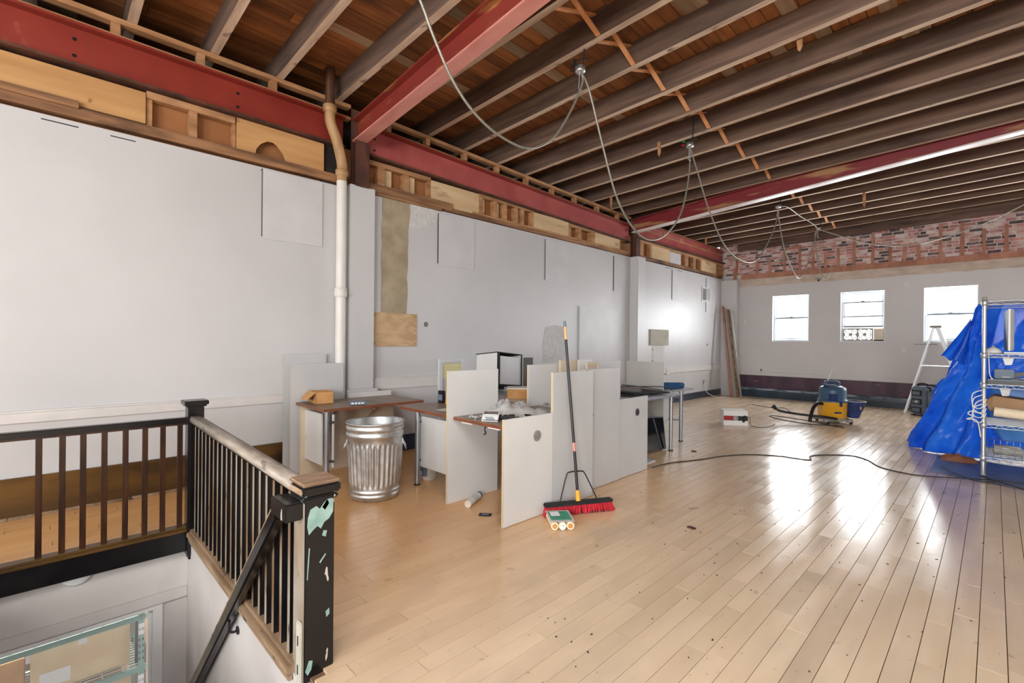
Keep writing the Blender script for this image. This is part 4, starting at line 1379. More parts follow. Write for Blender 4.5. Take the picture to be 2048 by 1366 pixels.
o = thing('flashlight', 'silver flashlight with black head lying beside the tall partition board', 'torch', (-2.70, 3.02, DT))
MB().cyl((-2.74, 2.93, DT + .022), (-2.62, 3.14, DT + .022), .016, n=14).build('barrel', m_galv, o)
MB().cyl((-2.765, 2.885, DT + .024), (-2.738, 2.933, DT + .024), .024, .018, n=18).build('head', m_dark, o)
MB().cyl((-2.767, 2.882, DT + .024), (-2.765, 2.885, DT + .024), .012, n=14).build('lens', m_paper, o)
o = thing('tool_tray', 'small grey tray of fittings between the bag and the flashlight', 'tray', (-2.86, 3.05, DT))
mb = MB().box(-2.93, -2.79, 3.42, 3.56, DT, DT + .008).box(-2.93, -2.79, 3.42, 3.43, DT, DT + .04).box(-2.93, -2.79, 3.55, 3.56, DT, DT + .04).box(-2.93, -2.92, 3.42, 3.56, DT, DT + .04).box(-2.80, -2.79, 3.42, 3.56, DT, DT + .04)
mb.build('tray_body', m_case, o)
MB().box(-2.9, -2.83, 3.45, 3.53, DT + .008, DT + .05).build('fitting', m_cardm, o, .004)
mb = MB()
r5 = random.Random(9)
for k in range(46):
    c = Vector((-3.10 + r5.gauss(0, .04), 2.605 + r5.gauss(0, .022), DT + .0085 + r5.random() * .012))
    if k > 30:
        c = Vector((-2.68 + r5.gauss(0, .02), 2.78 + r5.gauss(0, .05), DT + .008))
    a = r5.uniform(0, 2 * pi)
    dv = Vector((cos(a), sin(a), r5.uniform(-.0, .3))) * .014
    mb.cyl(c - dv, c + dv, .0025, .0012, n=6)
    mb.cyl(c - dv * 1.15, c - dv, .0055, n=6)
tag(mb.build('loose_screws', m_galv), 'scatter of loose screws at the front edge of the strewn desk', 'hardware', kind='stuff')

# far desks
o = thing('office_desk', 'pale desk at the far end of the cluster heaped with black panels', 'desk', (-3.3, 5.35, 0))
desktop(o, -4.3, -2.86, 4.79, 5.90, m_desklight, m_steelt)
leg_tube(o, -2.95, 5.83)
leg_tube(o, -4.2, 5.8)
leg_tube(o, -4.2, 4.9)
o = thing('office_desk', 'farthest pale desk on steel legs beyond the upright grey panel', 'desk', (-3.6, 6.4, 0))
desktop(o, -4.3, -3.10, 5.95, 6.82, m_desklight, m_steelt)
leg_tube(o, -3.13, 6.48, DT - .03, .026)
leg_tube(o, -4.2, 6.7)
leg_tube(o, -4.2, 6.05)
board(o, 'modesty_panel', -3.32, -3.30, 5.97, 6.46, .21, .70, m_lam, False)
for z in (.30, .62):
    MB().cyl((-3.31, 6.44, z), (-3.13, 6.48, z), .009).build('clamp', m_steelt, o)
o = thing('partition', 'grey upright panel between the two far desks', 'panel', (-3.38, 5.92, 0))
board(o, 'board', -3.67, -3.11, 5.912, 5.936, 0, 1.14, m_lamgrey)
for k, (x, y, sx, sy, a, lab) in enumerate(((-3.28, 5.2, .62, .50, .2, 'black flat panel lowest on the heaped far desk'),
                                            (-3.2, 5.42, .5, .62, -.25, 'black flat panel lying across the lowest one on the far desk'),
                                            (-3.42, 5.36, .55, .5, .5, 'grey topped flat panel uppermost on the heaped far desk'))):
    o = thing('flat_screen', lab, 'panel', (x, y, DT + .018 * k))
    R = Rz(a)
    MB().obox((x, y, DT + .009 + .019 * k), (sx, sy, .017), R).build('shell', m_dark, o, .003)
    MB().obox((x, y, DT + .0185 + .019 * k), (sx - .04, sy - .04, .001), R).build('face', m_grille if k == 2 else m_darkmatt, o)
mb = MB().tube(smooth_pts([(-3.5, 5.1, DT + .085), (-3.3, 5.3, DT + .095), (-3.25, 5.5, DT + .085), (-3.02, 5.78, DT + .08), (-2.95, 5.87, DT + .03)], 5), .006, 6)
mb.tube(smooth_pts([(-3.45, 5.55, DT + .085), (-3.35, 5.3, DT + .11), (-3.2, 5.5, DT + .085), (-3.08, 5.84, DT + .03)], 5), .006, 6)
tag(mb.build('loose_cable', m_cord), 'dark cable curling over the heaped far desk', 'cable')
o = thing('cloth_bundle', 'rolled blue cloth bundle on the farthest desk by the upright panel', 'cloth', (-3.3, 6.35, DT))
mb = MB()
pts = smooth_pts([(-3.45, 6.12, DT + .045), (-3.33, 6.28, DT + .05), (-3.22, 6.5, DT + .045), (-3.18, 6.62, DT + .04)], 5)
mb.tube(pts, .042, 10)
mb.build('roll', m_bluecloth, o)
MB().tube(smooth_pts([(-3.40, 6.10, DT + .03), (-3.28, 6.24, DT + .035), (-3.17, 6.48, DT + .03)], 5), .03, 9).build('fold', m_bluecloth, o)

o = thing('computer_monitor', 'black computer monitor standing on the floor under the far desk', 'monitor', (-3.05, 5.5, 0))
R = Matrix.Rotation(radians(-9), 3, 'Y') @ Matrix.Rotation(radians(-5), 3, 'X')
c = Vector((-3.06, 5.52, .245))
MB().obox(c, (.03, .64, .42), R).build('housing', m_dark, o, .005)
MB().obox(c + R @ Vector((.0155, 0, .0)), (.002, .61, .39), R).build('screen', m_screen, o)
MB().obox(c + R @ Vector((.0, .322, .0)), (.034, .004, .42), R).build('side_trim', m_alu, o)
MB().box(-2.99, -2.80, 4.90, 5.16, 0, .012).build('stand_base', m_winf, o, .003)
MB().bar((-2.90, 5.03, .01), (-3.0, 5.24, .2), .05, .02).build('stand_neck', m_winf, o)

# ------------------------------------------------------------------ metal trash can
o = thing('trash_can', 'fluted galvanised metal trash can standing beside the newel post and desks', 'trash can', (-3.93, 2.15, 0), 0)
NF = 32


def flute(an, r, z):
    if .115 < z < .50:
        k = max(0, min(1, (z - .115) / .03, (.50 - z) / .03))
        return r + .0062 * k * max(-1, min(1, 1.6 * cos(an * NF)))
    return r


prof = [(.2045, 0), (.214, .004), (.214, .03), (.219, .036), (.219, .046), (.213, .052), (.215, .066), (.221, .072), (.221, .082), (.215, .09)]
z = .10
while z < .52:
    prof.append((.216 + (z - .1) * .06, z))
    z += .0149
prof += [(.243, .525), (.246, .545), (.250, .552), (.253, .565), (.250, .578), (.246, .585), (.247, .605), (.252, .612), (.254, .625), (.251, .638), (.247, .645), (.249, .658), (.256, .664), (.258, .672), (.252, .676), (.247, .668)]
MB().lathe(prof, n=240, fn=flute).build('can_body', m_galv, o)
MB().lathe([(.247, .668), (.243, .60), (.232, .5), (.210, .1), (.203, .015), (.0, .012)], n=60).build('can_lining', m_galv, o)
MB().lathe([(.0, .001), (.205, .001)], n=40).build('can_bottom', m_galv, o)
for sgn, an in ((1, radians(235)), (1, radians(55))):
    c = Vector((cos(an), sin(an), 0))
    t = Vector((-sin(an), cos(an), 0))
    r = .238
    h = MB()
    h.obox(c * (r + .004) + Vector((0, 0, .49)), (.012, .06, .045), Rz(an))
    hb = h.build('handle_plate', m_galv, o, .003)
    MB().tube(smooth_pts([c * (r + .012) - t * .035 + Vector((0, 0, .485)), c * (r + .028) - t * .04 + Vector((0, 0, .44)), c * (r + .034) + Vector((0, 0, .41)), c * (r + .028) + t * .04 + Vector((0, 0, .44)), c * (r + .012) + t * .035 + Vector((0, 0, .485))], 5), .0045, 6).build('handle', m_galv, o)

o = thing('paint_bucket', 'small pale paint bucket with dark label under the middle desk', 'bucket', (-4.03, 2.80, 0), 0)
MB().lathe([(0, .004), (.070, 0), (.076, .004), (.082, .155), (.087, .158), (.087, .168), (.080, .168), (.076, .15), (.07, .02), (0, .02)], n=28).build('pail', m_white, o)
mb = MB()
for k in range(20):
    a0 = radians(-170 + k * 6.5)
    mb.obox((cos(a0) * .0805, sin(a0) * .0805, .085), (.002, .0094, .085), Rz(a0))
mb.build('label', m_case, o)
mb = MB()
for k in range(6):
    a0 = radians(-105 + k * 3)
    mb.obox((cos(a0) * .082, sin(a0) * .082, .07), (.002, .002, .04), Rz(a0))
mb.build('barcode', m_paper, o)
MB().tube([(.088 * cos(a), .088 * sin(a) , .15 - .03 * sin(a * 1)) for a in [pi * k / 12 for k in range(13)]], .002, 5).build('bail', m_galv, o)

# ------------------------------------------------------------------ broom, rollers and floor litter
o = thing('push_broom', 'black push broom with red bristles leaning on the stepped partition', 'broom', (-2.40, 3.14, 0))
ax = Vector((.288, .541, 0)).normalized()           # along the brush head
nx = Vector((ax.y, -ax.x, 0))                       # toward the room
R = Matrix((ax, nx * -1, Vector((0, 0, 1)))).transposed()
hc = Vector((-2.392, 3.147, 0))
MB().obox(hc + Vector((0, 0, .082)), (.60, .065, .028), R).build('brush_block', m_darkmatt, o, .007)
mb = MB()
r5 = random.Random(2)
for i in range(64):
    for j in range(5):
        p0 = hc + ax * ((i - 31.5) * .0091) + nx * ((j - 2) * .013) + Vector((0, 0, .07))
        fl = ax * (r5.gauss(0, .006) + (i - 31.5) * .0007) + nx * ((j - 2) * .007 + r5.gauss(0, .004))
        p1 = p0 + fl + Vector((0, 0, -.068 + r5.random() * .004))
        mb.cyl(p0, p1, .0032, .0052, n=5, caps=False)
tag(mb.build('bristles', m_red, o), kind='stuff')
mb = MB()
for i in range(60):
    p0 = hc + ax * ((i - 29.5) * .0096) + nx * .036 * (1 if i % 2 else -1) + Vector((0, 0, .022))
    mb.cyl(p0, p0 + nx * (.006 if i % 2 else -.006) + Vector((0, 0, -.021)), .004, .005, n=5, caps=False)
tag(mb.build('dark_bristles', m_darkmatt, o), kind='stuff')
h0 = hc + Vector((-.006, -.0, .095))
h1 = Vector((-2.547, 3.190, 1.152))
hd = (h1 - h0).normalized()
ft = h0 + hd * 1.50
MB().cyl(h0, h0 + hd * .085, .021, .017, n=14).build('socket', m_yel, o)
MB().cyl(h0 + hd * .06, ft - hd * .16, .0125, n=12).build('handle', m_dark, o)
MB().cyl(ft - hd * .16, ft - hd * .05, .0135, n=12).build('grip', m_wtip, o)
MB().cyl(ft - hd * .05, ft, .0145, .012, n=12).build('end_cap', m_case, o)
MB().cyl(h0 + hd * .40, h0 + hd * .47, .0132, n=12).build('sticker', m_flange, o)
for s in (-1, 1):
    a = h0 + hd * .235
    MB().tube(smooth_pts([a, a + ax * s * .05 + Vector((0, 0, -.002)), a + ax * s * .085 + Vector((0, 0, -.03)), hc + ax * s * .165 + Vector((0, 0, .10))], 5), .0058, 7).build('brace', m_dark, o)

o = thing('roller_pack', 'clear pack of three cream paint roller covers with green label by the broom', 'paint rollers', (-2.36, 2.84, 0))
f0, f1 = Vector((-2.298, 2.690, 0)), Vector((-2.186, 2.828, 0))
sd = (f1 - f0).normalized()
bd = Vector((-sd.y, sd.x, 0))
for k in range(3):
    c = f0.lerp(f1, (k + .5) / 3) + Vector((0, 0, .031))
    rc = MB()
    rc.cyl(c + bd * .004, c + bd * .226, .029, n=20)
    t = rc.build('roller_cover', m_cream, o)
    MB().cyl(c - bd * .0, c + bd * .006, .019, n=18).build('core', m_cardb if k != 1 else m_paper, t)
    if k == 1:
        MB().obox(c + Vector((0, 0, -.002)) - bd * .002, (.022, .002, .05), Matrix((sd, bd, Vector((0, 0, 1)))).transposed()).build('sticker', m_paper, t)
        text('sticker_lettering', '105', .013, m_ink, t, c - bd * .0035 + Vector((0, 0, .004)), (radians(90), 0, math.atan2(sd.y, sd.x)))
Rr = Matrix((sd, bd, Vector((0, 0, 1)))).transposed()
mid = f0.lerp(f1, .5)
mb = MB()
mb.obox(mid + bd * .125 + Vector((0, 0, .0625)), (.185, .235, .002), Rr)
mb.build('wrap', m_bag, o, .0)
mb = MB()
mb.obox(mid + bd * .13 + Vector((0, 0, .0645)), (.155, .175, .0015), Rr)
mb.build('label', m_green, o)
MB().obox(mid + bd * .165 - sd * .03 + Vector((0, 0, .066)), (.07, .085, .0015), Rr).build('label_patch', m_paper, o)

o = thing('caulk_tube', 'white caulk tube lying on the floor under the strewn desk', 'tube', (-3.16, 2.67, 0))
c0, c1 = Vector((-3.098, 2.552, .03)), Vector((-3.215, 2.775, .03))
dv = (c1 - c0).normalized()
MB().cyl(c0, c1, .029, n=20, caps=False).cyl(c0, c0 + dv * .002, .029, .024, n=20, caps=False).build('tube_body', m_white, o)
MB().cyl(c0 + dv * .012, c0 + dv * .016, .027, n=18).build('plunger', m_lamb, o)
MB().cyl(c1 - dv * .02, c1 + dv * .012, .0305, n=20).build('end_cap', m_case, o)
mb = MB()
for k in range(5):
    mb.cyl(c0 + dv * (.10 + k * .018), c0 + dv * (.106 + k * .018), .0294, n=20, caps=False)
mb.build('print_band', m_grille, o)
o = thing('metal_scrap', 'flat dark metal scrap on the floor in front of the strewn desk', 'scrap', (-2.87, 2.55, 0))
MB().obox((-2.87, 2.545, .004), (.10, .055, .007), Rz(radians(40))).build('plate', m_darkmatt, o, .002)
MB().obox((-2.87, 2.545, .009), (.06, .02, .003), Rz(radians(40))).build('rib', m_case, o)
r6 = random.Random(31)
mb = MB()
for k in range(150):
    X, Y = r6.uniform(-1.6, .3), r6.uniform(1.3, 6)
    if k > 90:
        X, Y = r6.uniform(-3.0, -.6), r6.uniform(3, 11)
    s = r6.uniform(.002, .0055)
    mb.obox((X, Y, .002), (s, s * r6.uniform(1, 3), .003), Rz(r6.uniform(0, 3)))
tag(mb.build('floor_grit', m_darkmatt), 'scattered dark grit and crumbs on the maple floor', 'debris', kind='stuff')
for X, Y, a, lab in ((-1.60, 3.5, .5, 'dark wood chip on the bare floor right of the broom'), (-2.72, 6.0, .3, 'brown chip on the floor in front of the far desk leg')):
    o = thing('wood_chip', lab, 'debris', (X, Y, 0))
    MB().poly([(X - .03, Y - .01, .001), (X + .02, Y - .016, .001), (X + .034, Y + .006, .001), (X - .012, Y + .014, .001)], (0, 0, .011)).build('chip', m_rust, o)

# ------------------------------------------------------------------ fittings on the left wall
o = thing('plywood_cover', 'square knotty plywood cover screwed to the left wall below the bare strip', 'cover', (WL, 3.15, 1.53))
MB().box(WL + .001, WL + .016, 2.825, 3.465, 1.325, 1.742).build('board', m_plyk, o, .002)
mb = MB()
for y in (2.86, 3.43):
    for z in (1.36, 1.53, 1.705):
        mb.cyl((WL + .014, y, z), (WL + .0175, y, z), .007, n=8)
mb.build('screw_head', m_dark, o)
o = thing('wall_box', 'round electrical box in the left wall right of the plywood cover', 'outlet', (WL, 3.61, 1.61))
MB().cyl((WL, 3.61, 1.615), (WL + .008, 3.61, 1.615), .044, n=22).build('ring', m_trimw, o)
MB().cyl((WL + .006, 3.61, 1.615), (WL + .0095, 3.61, 1.615), .036, n=22).build('recess', m_grille, o)
mb = MB()
for a in range(5):
    mb.cyl((WL + .009, 3.61 + .021 * cos(a * 1.257), 1.615 + .021 * sin(a * 1.257)), (WL + .011, 3.61 + .021 * cos(a * 1.257), 1.615 + .021 * sin(a * 1.257)), .0085, n=8)
mb.build('knockout', m_dark, o)
o = thing('mounting_board', 'grey green square board on the left wall beyond the second pilaster', 'board', (WL, 9.85, 1.5))
MB().box(WL + .001, WL + .03, 9.44, 10.25, 1.345, 1.695).build('board', m_greyb, o, .003)
MB().box(WL + .001, WL + .006, 9.56, 10.09, .90, 1.345).build('bare_panel', m_rough, o)
mb = MB()
for z in (1.25, 1.0):
    mb.cyl((WL + .006, 9.57, z), (WL + .01, 9.57, z), .014, n=8)
mb.build('bolt', m_dark, o)
o = thing('air_vent', 'square louvred grey vent high on the left wall near the corner', 'vent', (WL, 12.3, 2.66))
MB().ring('y', 12.04, 12.54, 2.48, 2.85, WL + .001, WL + .02, .035).build('vent_frame', m_trimw, o, .002)
MB().box(WL + .001, WL + .004, 12.06, 12.52, 2.5, 2.83).build('duct', m_darkmatt, o)
for k in range(9):
    MB().bar((WL + .011, 12.08, 2.53 + k * .034), (WL + .011, 12.50, 2.53 + k * .034), .004, .026, up=(.7, 0, .7)).build('louvre', m_grille, o)
o = thing('wall_box', 'small round electrical box in the left wall near the leaning lumber', 'outlet', (WL, 12.4, 1.35))
MB().cyl((WL, 12.40, 1.36), (WL + .008, 12.40, 1.36), .05, n=20).build('ring', m_trimw, o)
MB().cyl((WL + .006, 12.40, 1.36), (WL + .01, 12.40, 1.36), .028, n=16).build('recess', m_dark, o)
o = thing('wall_plate', 'white rectangular plate on the left wall ledge past the far desks', 'plate', (WL, 9.9, .77))
MB().box(WL + .023, WL + .035, 10.15, 10.3, .68, .83).build('plate', m_trimw, o, .003)
MB().cyl((WL + .034, 10.22, .75), (WL + .038, 10.22, .75), .012, n=10).build('screw_head', m_grille, o)
o = thing('loose_cable', 'white cable hanging out of the left wall and curling onto the floor by the lumber', 'cable', (WL + .1, 12.3, 0))
MB().tube(smooth_pts([(WL + .03, 12.2, .40), (WL + .045, 12.2, .24), (WL + .08, 12.3, .10), (WL + .22, 12.45, .012), (WL + .4, 12.6, .008)], 6), .008, 6).build('wire', m_cordw, o)
MB().box(WL + .002, WL + .024, 12.17, 12.23, .36, .44).build('wall_clip', m_grille, o)
# back wall bits
for X, z, lab in ((-4.72, 2.0, 'small white switch plate on the back wall by the corner'), (-1.40, 1.30, 'white outlet plate on the back wall between the second and third window'), (-1.36, 2.72, 'blank white plate above and between the second and third window')):
    o = thing('wall_plate', lab, 'plate', (X, WB, z))
    MB().box(X - .04, X + .04, WB - .008, WB, z - .06, z + .06).build('plate', m_trimw, o, .002)
    MB().box(X - .012, X + .012, WB - .011, WB - .007, z - .02, z + .02).build('toggle', m_winf, o)
o = thing('conduit_stub', 'dark conduit stub poking from the back wall over the windows', 'pipe', (-3.03, WB, 2.96))
MB().cyl((-3.02, WB + .0, 2.965), (-3.02, WB - .05, 2.95), .02, n=10).build('stub', m_darkmatt, o)
MB().box(-3.09, -2.96, WB - .03, WB, 2.97, 3.02).build('bracket', m_grille, o, .003)
o = thing('wall_hook', 'small dark hook on the flat rail of the back wall', 'hook', (-4.3, WB, .70))
MB().box(-4.33, -4.28, WB - .02, WB - .01, .715, .73).box(-4.312, -4.298, WB - .03, WB - .012, .67, .72).build('hook', m_darkmatt, o)

# lumber leaning in the corner
for k, (xb, yb, xt, yt, h, mt, lab) in enumerate((
        (-4.80, 12.78, -5.13, 13.00, 2.40, m_fur, 'longest brown plank leaning in the far left corner'),
        (-4.74, 12.83, -5.065, 13.02, 2.36, m_grille, 'grey strip leaning in the corner just right of the brown plank'),
        (-4.68, 12.88, -5.00, 13.04, 2.31, m_studd, 'dark strip leaning in the corner between two grey ones'),
        (-4.62, 12.93, -4.935, 13.06, 2.26, m_grille, 'rightmost grey strip leaning in the corner'))):
    o = thing('loose_plank', lab, 'plank', (xb, yb, 0))
    MB().bar((xb, yb, .005), (xt, yt, h), .07 if k == 0 else .05, .03, up=(1, -.3, 0)).build('board', mt, o, .002)

# ------------------------------------------------------------------ cables and junction boxes under the joists
def junction(x, y, z, lab, wires=(m_darkmatt, m_darkmatt)):
    o = thing('junction_box', lab, 'junction box', (x, y, z))
    b = MB()
    b.lathe([(0, -.03), (.048, -.03), (.05, -.02), (.05, .022), (.044, .022), (.044, -.022), (0, -.022)], (x, y, z), 14)
    b.build('box', m_galv, o)
    mb = MB()
    rr = random.Random(int(y * 10))
    for k in range(9):
        a = rr.uniform(0, 6.28)
        p = Vector((x + .03 * cos(a), y + .03 * sin(a), z + .01))
        mb.tube(smooth_pts([p, p + Vector((.035 * cos(a), .035 * sin(a), .05)), p + Vector((.06 * cos(a + .8), .06 * sin(a + .8), rr.uniform(.0, .07)))], 4), .006, 5)
    mb.build('loose_wires', m_darkmatt, o)
    for k, wm in enumerate(wires):
        p = Vector((x - .06 - .01 * k, y - .02, z + .05 - .045 * k))
        MB().cyl(p, p + Vector((-.035, 0, .012)), .012, .007, n=8).build('wire_nut', wm, o)
    zt = zj(x, y)
    MB().tube([(x + .02, y + .015, z), (x + .035, y + .012, z + .10), (x + .05, y, zt + .22)], .0065, 6).build('hanger_rod', m_darkmatt, o)
    MB().tube(smooth_pts([(x - .01, y, z - .02), (x - .012, y, z - .13), (x - .02, y, z - .19), (x + .02, y, z - .21)], 4), .006, 6).build('hanger_hook', m_galv, o)
    return o


JB = [(-2.842, 3.70, 4.05), (-2.844, 6.07, 4.02), (-2.852, 9.76, 3.97), (-2.75, 12.2, 3.96)]
JL = ('junction box with black wires hanging nearest, under the pink cross beam bay', 'junction box with red and green wire nuts under the middle joists',
      'junction box just past the maroon cross beam', 'farthest junction box in front of the brick')
for k, (J, lab) in enumerate(zip(JB, JL)):
    junction(*J, lab, (m_greenw, m_redw) if k == 1 else (m_darkmatt, m_redw) if k == 3 else (m_darkmatt, m_darkmatt))


def hang(pts, lab, r=.0105, name='armoured_cable'):
    o = MB().tube(smooth_pts(pts, 10), r, 8).build(name, m_cable)
    return tag(o, lab, 'cable')


import mathutils


def sag(p0, p1, px_pts):
    return [p0] + px_pts + [p1]


hang([(-2.815, 1.6, 4.113), (-2.815, 1.85, 3.763), (-2.817, 1.971, 3.559), (-2.819, 2.14, 3.324), (-2.822, 2.351, 3.158), (-2.827, 2.63, 3.065), (-2.832, 2.978, 3.066), (-2.836, 3.291, 3.249), (-2.84, 3.545, 3.575), (-2.843, 3.739, 3.935), (-2.842, 3.7, 4.03)], 'grey armoured cable swagged from the upper picture edge to the nearest junction box')
hang([(-2.842, 3.7, 4.03), (-2.842, 3.845, 3.902), (-2.842, 4.084, 3.427), (-2.843, 4.34, 2.97), (-2.843, 4.643, 2.705), (-2.843, 5.003, 2.6), (-2.843, 5.42, 2.721), (-2.844, 5.838, 3.079), (-2.844, 6.055, 3.616), (-2.844, 6.07, 4.0)], 'grey armoured cable swagged between the nearest and the second junction box')
hang([(-2.844, 6.07, 4.0), (-2.845, 6.342, 3.688), (-2.845, 6.692, 3.282), (-2.847, 7.273, 2.859), (-2.848, 7.986, 2.724), (-2.85, 8.676, 2.845), (-2.851, 9.392, 3.371), (-2.852, 9.751, 3.803), (-2.852, 9.76, 3.95)], 'grey armoured cable swagged between the second junction box and the one past the maroon beam')
hang([(-2.852, 9.76, 3.95), (-2.85, 9.806, 3.72), (-2.839, 10.08, 3.243), (-2.821, 10.503, 2.908), (-2.804, 10.917, 2.741), (-2.787, 11.315, 2.946), (-2.768, 11.761, 3.424), (-2.757, 12.026, 3.788), (-2.75, 12.2, 3.94)], 'grey armoured cable hanging low between the two farthest junction boxes')
hang([(-2.852, 9.76, 3.95), (-2.832, 10.249, 4.051), (-2.801, 10.974, 4.01), (-2.768, 11.778, 3.996), (-2.75, 12.2, 3.94)], 'grey armoured cable drawn tight between the two farthest junction boxes')
hang([(-2.75, 12.2, 3.94), (-2.487, 12.2, 3.808), (-2.084, 12.2, 3.597), (-1.661, 12.2, 3.444), (-1.264, 12.2, 3.379), (-0.889, 12.2, 3.405), (-0.467, 12.2, 3.513), (-0.073, 12.2, 3.66), (0.345, 12.2, 3.875), (1.145, 12.2, 4.325)], 'grey cable swagged in front of the brick toward the right')
hang([(-2.75, 12.2, 3.94), (-2.828, 12.25, 3.835), (-2.786, 12.25, 3.384), (-2.697, 12.25, 2.953), (-2.611, 12.25, 2.835), (-2.537, 12.25, 2.971)], 'short grey cable end dangling from the farthest junction box')
# ------------------------------------------------------------------ far end of the floor: carton, vacuum, cords, case, ladder
def slant_box(name, lab):
    pass


e = Vector((-2.909 + 3.224, 8.498 - 8.288, 0))
rz = math.atan2(e.y, e.x)
o = thing('shipping_carton', 'white carton with red and black stripe and round emblem on the far floor', 'box', (-3.10, 8.50, 0), rz)
w, d, h = .385, .33, .25
cx, cy = -.035, .095
mb = MB().box(cx - w / 2, cx + w / 2, cy - d / 2, cy + d / 2, 0, h)
mb.build('carton_body', m_paper, o, .003)
yf = cy - d / 2
MB().box(cx - w / 2 + .001, cx - .03, yf - .0012, yf, .085, .165).build('red_stripe', m_redp, o)
MB().box(cx - .035, cx + w / 2 - .001, yf - .0013, yf, .085, .165).build('black_stripe', m_dark, o)
mb = MB()
for a, b in ((-.016, .016), (.016, .016), (-.016, -.016), (.016, -.016)):
    ring = [(cx + .0 + a + .0155 * cos(2 * pi * k / 14), yf - .003, .125 + b + .0155 * sin(2 * pi * k / 14)) for k in range(14)]
    mb.tube(ring, .0045, 5, closed=True)
mb.build('emblem', m_paper, o)
MB().box(cx + .105, cx + .14, yf - .02, yf - .001, .06, .16).box(cx + .12, cx + .165, yf - .015, yf - .001, .105, .175).build('tape_gun', m_darkmatt, o, .004)
MB().poly([(cx - w / 2, yf, h), (cx + w / 2, yf, h), (cx + w / 2 - .02, yf - .004, h - .012), (cx, yf - .012, h + .012)], (0, .003, .002)).build('flap', m_paper, o)
o = thing('loose_cable', 'thin wire curling on the floor right of the striped carton', 'cable', (-2.75, 8.7, 0))
MB().tube(smooth_pts([(-2.93, 8.62, .14), (-2.90, 8.56, .03), (-2.82, 8.52, .006), (-2.70, 8.58, .006), (-2.66, 8.85, .006), (-2.68, 9.1, .006)], 7), .005, 5).build('wire', m_cord, o)

# shop vacuum
o = thing('shop_vacuum', 'large yellow and dark blue shop vacuum on casters with a side bag', 'vacuum', (-2.04, 10.12, 0), radians(45))
# local x runs to the right as seen from the desks, local y away
MB().lathe([(0, .075), (.20, .075), (.215, .09), (.232, .36), (.236, .365), (.236, .385), (.0, .386)], n=36).build('tank', m_yel, o)
MB().lathe([(.238, .375), (.24, .40), (.225, .42), (.215, .44), (.215, .58), (.20, .625), (.14, .655), (0, .66)], n=36).build('motor_head', m_navy, o)
MB().box(-.17, .05, -.045, .045, .655, .675).build('lid_plate', m_navy, o, .008)
MB().tube(smooth_pts([(-.14, 0, .66), (-.145, 0, .70), (-.10, 0, .725), (.06, 0, .725), (.11, 0, .70), (.105, 0, .65)], 5), .024, 10).build('carry_handle', m_navy, o)
MB().box(-.20, -.06, -.245, -.19, .40, .53).build('switch_box', m_navybag, o, .012)
for q in ((-.12, .0, -.255, -.222, .19, .215), (-.03, .01, -.262, -.225, .31, .40)):
    MB().box(*q).build('latch', m_navybag, o, .008)
for (lx, ly) in ((-.21, -.17), (.17, -.2), (-.17, .2), (.2, .17)):
    f = MB().lathe([(0, .03), (.05, .03), (.055, .05), (.05, .08), (0, .085)], (lx, ly, 0), 14).build('caster_foot', m_grille, o)
    MB().cyl((lx - .012, ly - .03, .03), (lx + .012, ly - .03, .03), .03, n=14).build('caster', m_dark, f)
MB().lathe([(.0, .05), (.225, .05), (.25, .065), (.255, .085), (.225, .095), (0, .095)], n=32).build('base_ring', m_grille, o)
# bag hung on a hoop on the right side
mb = MB()
hoop = [(.30 + .16 * cos(a), -.14 + .17 * sin(a), .40) for a in [2 * pi * k / 22 for k in range(22)]]
mb.tube(hoop, .009, 7, closed=True)
mb.build('bag_hoop', m_grille, o)


def bagf(u, v):
    a = 2 * pi * u
    k = 1 - .45 * v ** 1.6 + .05 * sin(5 * a + 3 * v)
    return (.30 + .155 * k * cos(a) - .03 * v, -.14 + .165 * k * sin(a), .40 - .29 * v)


MB().grid(bagf, 26, 8).build('side_bag', m_navybag, o)
MB().box(.27, .29, -.313, -.309, .27, .32).build('bag_tag', m_yel, o)
MB().cyl((.20, -.02, .36), (.20, -.02, .62), .026, n=12).build('wand_holder', m_navy, o)
hs = MB().tube(smooth_pts([(-.22, -.06, .34), (-.32, -.08, .34), (-.42, -.12, .26), (-.50, -.18, .12), (-.53, -.2, .03)], 8), .029, 12)
hs.build('hose', m_dark, o)
MB().tube(smooth_pts([(-.10, -.27, .10), (-.30, -.24, .13), (-.62, -.10, .15), (-.92, .0, .19), (-1.0, .03, .24)], 6), .022, 10).build('suction_wand', m_dark, o)
MB().cyl((-.99, .03, .225), (-1.04, .05, .28), .03, .04, n=12).build('wand_nozzle', m_dark, o)
MB().tube([(-.24, .05, .36), (-.10, .05, .64), (.02, .05, .93)], .011, 6).build('floor_pole', m_winf, o)
MB().tube(smooth_pts([(-.24, .05, .38), (-.25, -.03, .30), (-.24, -.08, .22)], 5), .009, 6).build('cord_wrap', m_wire, o)
o = thing('extension_cord', 'dark cord coiled on the floor in front of the shop vacuum', 'cord', (-2.5, 9.8, 0))
MB().tube(smooth_pts([(-1.80, 9.75, .007), (-2.2, 9.55, .007), (-2.62, 9.62, .007), (-3.02, 9.95, .007), (-2.95, 10.12, .007), (-2.55, 10.0, .007), (-2.2, 9.82, .007), (-1.9, 9.62, .007), (-1.75, 9.55, .007)], 8), .007, 6).build('cord', m_cord, o)
o = thing('extension_cord', 'thin dark cord lying on the far floor left of the vacuum', 'cord', (-2.9, 11.0, 0))
MB().tube(smooth_pts([(-3.9, 11.6, .006), (-3.4, 11.35, .006), (-3.2, 11.5, .006), (-2.9, 10.9, .006), (-2.5, 10.55, .006)], 7), .006, 6).build('cord', m_cord, o)
o = thing('extension_cord', 'long thin dark cord snaking across the maple floor from partition to shelf', 'cord', (-1.3, 6.9, 0))
